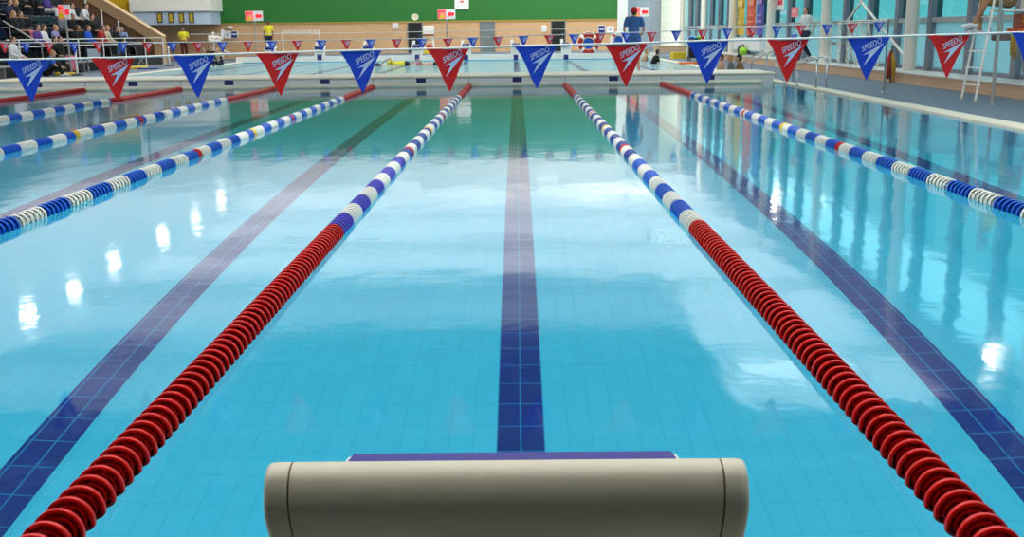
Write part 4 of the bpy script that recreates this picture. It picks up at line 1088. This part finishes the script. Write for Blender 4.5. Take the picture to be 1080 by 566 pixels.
# ------------------------------------------------------------------ left deck clutter
def stanchion(px, pyb, pyt, label):
    q = P(px, pyb, z=.03); h = (pyb-pyt)*(q.y-CAM.y)/F
    t = thing('barrier_post', label, 'post', (q.x, q.y, .03))
    b = MB(); b.tube([(0, 0, .02), (0, 0, h)], .035, 10); b.build('pole', M_white, t, smooth=40)
    b = MB(); b.lathe([(.2, 0), (.2, .03), (.06, .07)], n=20); b.build('base_plate', M_black, t, smooth=40)
    b = MB(); b.ball((0, 0, h), .05); b.build('finial', M_white, t, smooth=True)
stanchion(179, 69.5, 51, 'white barrier post with black foot standing alone near the far corner')
stanchion(82, 79.5, 54, 'white barrier post beside the yellow float on deck')
def chair(px, py, rz, label, m, m2):
    q = P(px, py, z=.03); t = thing('folding_chair', label, 'chair', (q.x, q.y, .03), rz)
    b = MB(); b.span(-.22, .22, -.2, .2, .42, .46); b.build('seat', m, t, bevel=.01)
    b = MB(); b.prism([(-.2, .5), (-.17, .5), (-.26, .86), (-.29, .85)], 'x', -.22, .22); b.build('backrest', m, t, bevel=.01)
    for sx in (-1, 1):
        b = MB(); b.tube([(sx*.22, .22, 0), (sx*.22, -.22, .52), (sx*.22, -.28, .86)], .015, 8); b.build('leg', m2, t)
        b = MB(); b.tube([(sx*.2, -.24, 0), (sx*.2, .18, .43)], .015, 8); b.build('leg', m2, t)
chair(146, 70, -.6, 'black folding chair with steel legs before the brick pier', M_black, M_steel)
chair(100, 76.5, .5, 'pale grey folding chair on deck beneath the red pennant', M_greyw, M_steel)
chair(119, 73, -.4, 'black folding chair tucked behind the red pennant', M_black, M_alu)
def float_mat(px, py, w_, d_, h_, rz, label, m):
    q = P(px, py, z=.03); t = thing('float_board', label, 'float', (q.x, q.y, .03), rz)
    pts = []
    for k in range(9): a = PI*k/8; pts.append((w_/2-d_/2+d_/2*math.sin(a), -d_/2*math.cos(a)))
    pts += [(-w_/2, d_/2), (-w_/2, -d_/2)]
    b = MB(); b.prism(pts, 'z', 0, h_); b.build('board', m, t, bevel=.02)
    b = MB(); b.box((-w_/2+.15, 0, h_+.004), (.1, d_*.8, .008)); b.build('grip_band', M_white, t)
float_mat(70, 79.3, .62, .4, .10, .06, 'yellow float lying flat on deck beside the blue T-shirt', M_yellow)
float_mat(146, 72.8, .75, .5, .10, .25, 'yellow float resting on deck near the second pool corner', M_yellow)
float_mat(149, 71.8, .6, .5, .09, -.5, 'yellow float lying just behind its twin by the pool corner', M_yplas)
float_mat(158, 73, .8, .5, .06, -.1, 'navy float with yellow grip lying by the pool corner', M_navyd)
q = P(94, 64, z=.03)
t = thing('sports_bag', 'orange sports bag by the railing below the front spectators', 'bag', (q.x, q.y, .03))
b = MB(); b.ball((0, 0, .22), (.24, .36, .22)); b.build('body', M_orange, t, smooth=True)
b = MB(); b.tube([(0, -.2, .4), (0, -.1, .52), (0, .1, .52), (0, .2, .4)], .02, 8); b.build('strap', M_black, t)

# ------------------------------------------------------------------ window side
# hand rails of the pool steps
def rail(name, pts, label, r=.022):
    t = thing(name, label, 'handrail', pts[0])
    o_ = Vector(pts[0]); b = MB(); b.tube([Vector(p)-o_ for p in pts], r, 10); b.build('tube', M_steel, t, smooth=40)
    for p in (pts[0], pts[-1]):
        if p[2] < .2: b = MB(); b.lathe([(.05, 0), (.05, .012), (r, .02)], Vector((p[0], p[1], max(p[2], .03)))-o_, n=16); b.build('flange', M_steel, t, smooth=40)
q0 = P(871, 92.5, z=.03); h = 32*(q0.y-CAM.y)/F
e0 = P(836, 68, y=q0.y+3.0)
for dx, lab in ((0, 'steel hand rail on the deck edge, outer of the tall pair'), (-.22, 'steel hand rail on the deck edge, inner of the tall pair')):
    x0, x1 = q0.x+dx, max(e0.x, 6.75+.22)+dx
    pts = [(x0, q0.y, .03), (x0, q0.y, h-.1), (x0, q0.y+.05, h-.02), (x0, q0.y+.2, h+.02), (x0, q0.y+.4, h+.01), (x1, e0.y, e0.z), (x1, e0.y+.25, e0.z-.1), (x1, e0.y+.3, e0.z-.2), (x1, e0.y+.3, .03)]
    rail('grab_rail', pts, lab)
for px, py, dx, lab in ((851, 92, 0, 'low curved pool ladder rail, outer one by the bulkhead end'), (841, 89.5, 0, 'low curved pool ladder rail, inner one by the bulkhead end')):
    q = P(px, py, z=.0); q.x = min(q.x, XR-.06)
    pts = [(q.x, q.y, -.5), (q.x, q.y, .12), (q.x, q.y+.06, .2), (q.x+.1, q.y+.3, .24), (q.x+.3, q.y+1.2, .3), (q.x+.36, q.y+1.4, .26), (q.x+.36, q.y+1.45, .03)]
    rail('pool_ladder_rail', pts, lab)
for px, lab in ((818, 'steel hand rail behind the bulkhead, outer of the far pair'), (808, 'steel hand rail behind the bulkhead, inner of the far pair')):
    q = P(px, 77, y=28.0); top = P(px-4, 53.5, y=28.0).z; e = P(784 if px > 810 else 776, 63, y=31.5)
    xq = max(q.x, XR+.36)
    pts = [(xq, 28, .03), (xq, 28, top-.12), (xq, 28.08, top-.02), (xq, 28.3, top), (xq+.0, 30.8, e.z), (xq, 31.1, e.z-.1), (xq, 31.1, .03)]
    rail('grab_rail', pts, lab)
# coiled hoses hanging at the glazing
rk = thing('hose_rack', 'long steel rack with hooks before the windows carrying white hoses', 'rack', (9.62, 0, .30))
y0, y1 = P(936, 23, x=9.62).y, P(869, 25, x=9.62).y
zt = P(900, 22.5, x=9.62).z-.3
b = MB(); b.tube([(0, y0, zt), (0, y1, zt)], .03, 8); b.build('top_rail', M_alu, rk)
b = MB(); b.tube([(0, y0+.6, zt*.48), (0, y1-.3, zt*.48)], .03, 8); b.build('middle_rail', mat('rail_brown', (120, 100, 84), .5), rk)
for yy in (y0, (y0+y1)/2, y1):
    b = MB(); b.tube([(0.02, yy, 0), (.02, yy, zt)], .025, 8); b.build('post', M_alu, rk)
nh = 7
for i in range(nh):
    yy = y0+.35+(y1-y0-.6)*i/(nh-1)
    lab = 'coiled white hose hanging from the rack by the windows, %s from the orange bag' % nth(i)
    t = thing('coiled_hose', lab, 'hose', (9.55, yy, .3+zt*.52), random.uniform(-.3, .3), 'white hoses on the window rack')
    for j in range(2):
        b = MB(); a_ = zt*(.50-.04*j); w_ = .17+.05*j+random.uniform(-.03, .03); ph = random.uniform(-.05, .05)
        b.tube([(-.04*j+.02*math.sin(3*k*PI/14), w_*math.sin(k*PI/14)+ph, a_*math.cos(k*PI/14)-.0) for k in range(28)], .0115, 7, closed=True)
        b.build('loop', M_wplas, t, smooth=True)
# rescue bag and pole
q = P(938, 84.5, x=8.95)
t = thing('rescue_tube', 'red and amber rescue bag hung on a short pole at the ledge', 'rescue bag', (8.95, q.y, .03))
k_ = (q.y-CAM.y)/F
b = MB(); b.tube([(.0, -.06, 0), (0, -.06, 38*k_)], .022, 8); b.build('pole', mat('brown_pole', (90, 66, 50), .6), t)
b = MB(); b.tube([(-.06, 0, 4*k_), (-.05, 0, 12*k_), (-.02, .02, 24*k_), (0, 0, 33*k_)], [.06, .08, .07, .03], 10); b.build('red_bag', M_redfab, t, smooth=True)
b = MB(); b.tube([(.06, -.1, 0.02), (.05, -.1, 12*k_), (.05, -.08, 20*k_), (.02, -.06, 30*k_)], [.03, .05, .06, .03], 10); b.build('amber_bag', M_amber, t, smooth=True)
# banners
for (px, m, lab, wd) in ((780.5, M_yelb, 'yellow vertical banner on the glazing beyond the white box', 1.5), (791.5, M_redb, 'orange-red vertical banner between the yellow and purple ones', 1.6), (801, M_purpb, 'purple vertical banner beside the cream column', 1.2)):
    c = P(px, 37, x=9.72); t = thing('hanging_banner', lab, 'banner', (9.72, c.y, c.z))
    b = MB(); N = 8
    pts = [(.03*math.sin(i*1.2), -wd/2+wd*i/N) for i in range(N+1)]
    b.prism(pts+[(p[0]+.01, p[1]) for p in pts[::-1]], 'z', 0, 3.6); b.build('cloth', m, t)
    b = MB(); b.tube([(0, -wd/2-.05, 3.6), (0, wd/2+.05, 3.6)], .03, 8); b.build('top_bar', M_alu, t)
    b = MB()
    for zz, hh in ((.5, .08), (.75, .06), (1.2, .25), (1.7, .06), (1.95, .06), (2.3, .06)):
        b.span(-.055, -.045, -wd*.36, wd*.3, zz, zz+hh)
    b.build('print', mat('banner_print_%s' % m.name, tuple(min(255, int(v)) for v in {'yellow_banner': (236, 208, 110), 'red_banner': (236, 140, 112), 'purple_banner': (170, 130, 190)}[m.name]), .7), t)
# white box, bags, cart
c0_, c1_ = P(778, 47.5, x=9.5), P(806, 47.5, x=9.5)
t = thing('white_locker', 'long white box on the ledge below the banners', 'box', (9.56, (c0_.y+c1_.y)/2, .30))
L_ = c0_.y-c1_.y; zb = P(792, 40, x=9.3).z-.3
b = MB(); b.span(-.25, .2, -L_/2, L_/2, zb-.5, zb-.06); b.build('body', M_paper, t, bevel=.02)
b = MB(); b.span(-.28, .22, -L_/2-.03, L_/2+.03, zb-.06, zb); b.build('lid', M_white, t, bevel=.015)
for yy in (-L_/2+.2, L_/2-.2):
    b = MB(); b.span(-.2, .15, yy-.04, yy+.04, 0, zb-.5); b.build('leg', M_white, t)
q = P(784, 55.5, x=9.2)
t = thing('kit_bag', 'lime green and black kit bag lying on the ledge', 'bag', (9.14, q.y-.2, .30))
b = MB(); b.ball((0, 0, .17), (.13, .5, .17)); b.build('body', M_lime, t, smooth=True)
b = MB(); b.ball((0, .42, .2), (.135, .3, .2)); b.build('end_panel', M_black, t, smooth=True)
b = MB(); b.tube([(0, -.25, .3), (0, -.1, .42), (0, .15, .42), (0, .3, .32)], .02, 8); b.build('strap', M_black, t)
q = P(732, 58, z=.25, y=None)
q = P(732, 57, x=7.6)
t = thing('kit_trolley', 'black kit trolley piled with blue and lime floats by the columns', 'trolley', (7.6, q.y, .03))
k_ = (q.y-CAM.y)/F
hb_ = P(732, 41.5, x=7.6).z-.03
b = MB(); b.span(-6*k_, 6*k_, -.3, .3, .12, hb_); b.build('body', M_black, t, bevel=.03)
for sx in (-1, 1):
    for sy in (-1, 1):
        b = MB(); b.lathe([(.06, -.02), (.06, .02)], (sx*5*k_, sy*.25, .06), 'x', 14); b.build('wheel', M_black, t)
b = MB(); b.tube([(-6.6*k_, 0, .2), (-6.6*k_, 0, hb_+.05), (-4*k_, 0, hb_+.08)], .025, 8); b.build('handle', M_white, t)
for i, (dx, m, lab) in enumerate(((-3.0, M_blue, 'blue float lying on the kit trolley'), (.5, mat('cyan_plastic', (60, 180, 200), .4), 'cyan float lying on the kit trolley'), (4, M_lime, 'lime float lying on the kit trolley'))):
    f_ = thing('pool_float', lab, 'float', (7.6+dx*k_, q.y, .03+hb_))
    b = MB(); b.ball((0, 0, .07), (.13, .2, .07)); b.build('body', m, f_, smooth=True)
    b = MB(); b.box((0, 0, .135), (.06, .2, .02)); b.build('grip_band', M_white, f_)
# wooden benches at the far side deck
for (px0, px1, pyt, pyb, y, lab) in ((691, 724, 47.5, 53, 50.75, 'low tan block wall on the far deck behind the bathers'),):
    a_, c_ = P(px0, pyb, y=y), P(px1, pyt, y=y)
    t = thing('step_bench', lab, 'bench', (0, 0, .25)); c_.z -= .22
    
    b = MB(); b.span(a_.x, c_.x, y, y+.5, 0, c_.z-.03-.05); b.build('base', M_tan if False else mat('tan_bench', (222, 184, 148), .6), t, bevel=.01)
    b = MB(); b.span(a_.x-.03, c_.x+.03, y-.04, y+.54, c_.z-.08, c_.z-.03); b.build('seat', M_tancap, t, bevel=.01)
float_mat(716, 62, .7, .45, .3, .2, 'yellow and teal float standing by the far pool edge', M_yellow)
float_mat(727, 67.5, .8, .4, .08, .1, 'red and yellow float lying behind the bulkhead', mat('orange_plastic', (240, 120, 50), .4))
# glass signs
for (px, py, w_px, h_px, m, lab, deco) in ((823, 4, 8, 12, M_paper, 'red and white notice fixed to the glazing', (M_sign_r, .2, 1.2, .8)), (838.5, 13, 7, 10, M_pinkp, 'pink paper notice stuck on the window', (M_sign_p, .2, 1.2, .4))):
    c = P(px, py, x=9.74); k_ = (c.y-CAM.y)/F; wl = w_px/(F*9.74/(c.y-CAM.y)**2)
    t = thing('window_notice', lab, 'sign', c)
    b = MB(); b.box((0, 0, 0), (.02, wl, h_px*k_)); b.build('panel', m, t)
    b = MB(); b.box((-.014, 0, deco[1]*h_px*k_*.5), (.008, wl*.5*deco[2], h_px*k_*.5*deco[3])); b.build('symbol', deco[0], t)
q = P(829, 47, x=9.35)
t = thing('blue_chair', 'blue plastic chair standing on the window ledge', 'chair', (9.4, q.y, .30), PI/2)
b = MB(); b.span(-.3, .3, -.2, .2, .40, .45); b.build('seat', M_blue, t, bevel=.02)
b = MB(); b.span(-.3, .3, -.24, -.19, .45, .85); b.build('backrest', M_blue, t, bevel=.02)
for sx in (-1, 1):
    for sy in (-1, 1):
        b = MB(); b.tube([(sx*.26, sy*.18, 0), (sx*.24, sy*.16, .4)], .015, 8); b.build('leg', M_steel, t)
# ------------------------------------------------------------------ lifeguard chair with lifeguard
f0, f1 = P(1014, 105, z=.03), P(1028.5, 107, z=.03)
yc = (f0.y+f1.y)/2
t = thing('lifeguard_tower', 'tall white lifeguard chair with ladder standing on the grey deck', 'chair', (f0.x, yc, .03))
O = Vector((f0.x, yc, .03))
tops = [P(1034.5, 0, y=f0.y+.0), P(1049, -1, y=f1.y)]
lad = []
for f_, tp in ((f0, tops[0]), (f1, tops[1])):
    d_ = (tp-f_); e_ = f_+d_*1.25; lad.append((f_, e_))
    b = MB(); b.tube([f_-O, e_-O], .022, 10); lr = b.build('ladder_rail', M_white, t, smooth=40)
    b = MB(); b.lathe([(.03, 0), (.03, .05)], f_-O, n=12); b.build('rubber_foot', M_cream, lr)
for py in (88.7, 71, 53.5, 36, 18):
    fr = (105.5-py)/105.5
    a_ = lad[0][0].lerp(tops[0], fr); c_ = lad[1][0].lerp(tops[1], fr)
    ex = (c_-a_).normalized()*.06
    b = MB(); b.tube([a_-O-ex, c_-O+ex], .016, 8); b.build('rung', M_white, t)
sx0, sx1 = P(1050, 9, y=yc).x, P(1078, 9, y=yc).x
zs = P(1060, 9.5, y=yc).z-.03
b = MB(); b.span(sx0-O.x, sx1-O.x+.1, -.25, .25, zs-.05, zs); b.build('seat', M_white, t, bevel=.015)
b = MB(); b.span(sx1-O.x+.08, sx1-O.x+.13, -.25, .25, zs, zs+.5); b.build('backrest', M_white, t, bevel=.015)
bl = P(1071, 103, z=.03)
for yy in (-.24, .24):
    b = MB(); b.tube([(bl.x-O.x+.05, yy, 0), (sx1-O.x-.02, yy, zs-.03)], .022, 10); b.build('leg', M_alu, t, smooth=40)
    b = MB(); b.tube([(sx0-O.x+.03, yy, zs-.02), (sx0-O.x+.04, yy, zs-.42)], .018, 8); b.build('bracket', M_alu, t, smooth=40)
pz0 = P(1060, 34, y=yc).z-.03
b = MB(); b.span(sx0-O.x-.05, sx1-O.x+.1, -.26, .26, pz0-.04, pz0); b.build('footplate', M_alu, t, bevel=.01)
rb = P(1072, 32.5, y=yc)
t2 = thing('rescue_box', 'orange-red rescue box on the shelf of the lifeguard chair', 'box', (rb.x+.05, yc, .03+pz0))
k_ = (yc-CAM.y)/F
b = MB(); b.span(-8*k_, 12*k_, -.2, .2, 0, 4*k_); b.build('tray', M_orange, t2, bevel=.01)
b = MB(); b.span(-3*k_, 12*k_, -.18, .18, 4*k_, 18*k_); b.build('case', mat('rust_case', (170, 74, 36), .5), t2, bevel=.02)
b = MB(); b.tube([(-2*k_, -.2, 10*k_), (2*k_, -.22, 14*k_), (6*k_, -.2, 8*k_)], .018, 6); b.build('strap', M_yellow, t2)
tw = thing('folded_towel', 'dark folded towel hanging under the shelf of the lifeguard chair', 'towel', (P(1053, 37, y=yc).x, yc-.1, .03+pz0-.04-6*k_))
b = MB(); b.box((0, 0, 3*k_), (14*k_, .3, 6*k_)); b.build('cloth', mat('taupe_cloth', (120, 100, 96), .9), tw, bevel=.03)
ys_ = thing('yellow_strap', 'amber strap bundle hanging below the rescue box', 'strap', P(1071, 34.5, y=yc-.32))
for j in range(4):
    b = MB(); b.tube([(.02*j-.04, 0, 0), (.03*j-.06, .02, -.15), (.035*j-.05, 0, -.38-.06*(j % 2))], .014, 6); b.build('strand', M_amber, ys_, smooth=True)
person('lifeguard in yellow top and khaki shorts sitting on the tall chair', (sx0+.22, yc, .03+zs+.045), PI/2, 'high', top='yellow', bottom='khaki', legs='short', skin='mid', shoes='white', vox=.012, name='lifeguard')

# ------------------------------------------------------------------ render settings the script may choose
S.view_settings.view_transform = 'Standard'; S.view_settings.look = 'None'; S.view_settings.gamma = 1; S.view_settings.use_curve_mapping = False
S.view_settings.exposure = 0.17
c = S.cycles
c.use_denoising = True; c.denoiser = 'OPENIMAGEDENOISE'; c.denoising_input_passes = 'RGB_ALBEDO_NORMAL'
c.max_bounces = 10; c.diffuse_bounces = 4; c.glossy_bounces = 4; c.transmission_bounces = 6; c.transparent_max_bounces = 8
c.sample_clamp_indirect = 6; c.caustics_reflective = True; c.caustics_refractive = True; c.blur_glossy = .3
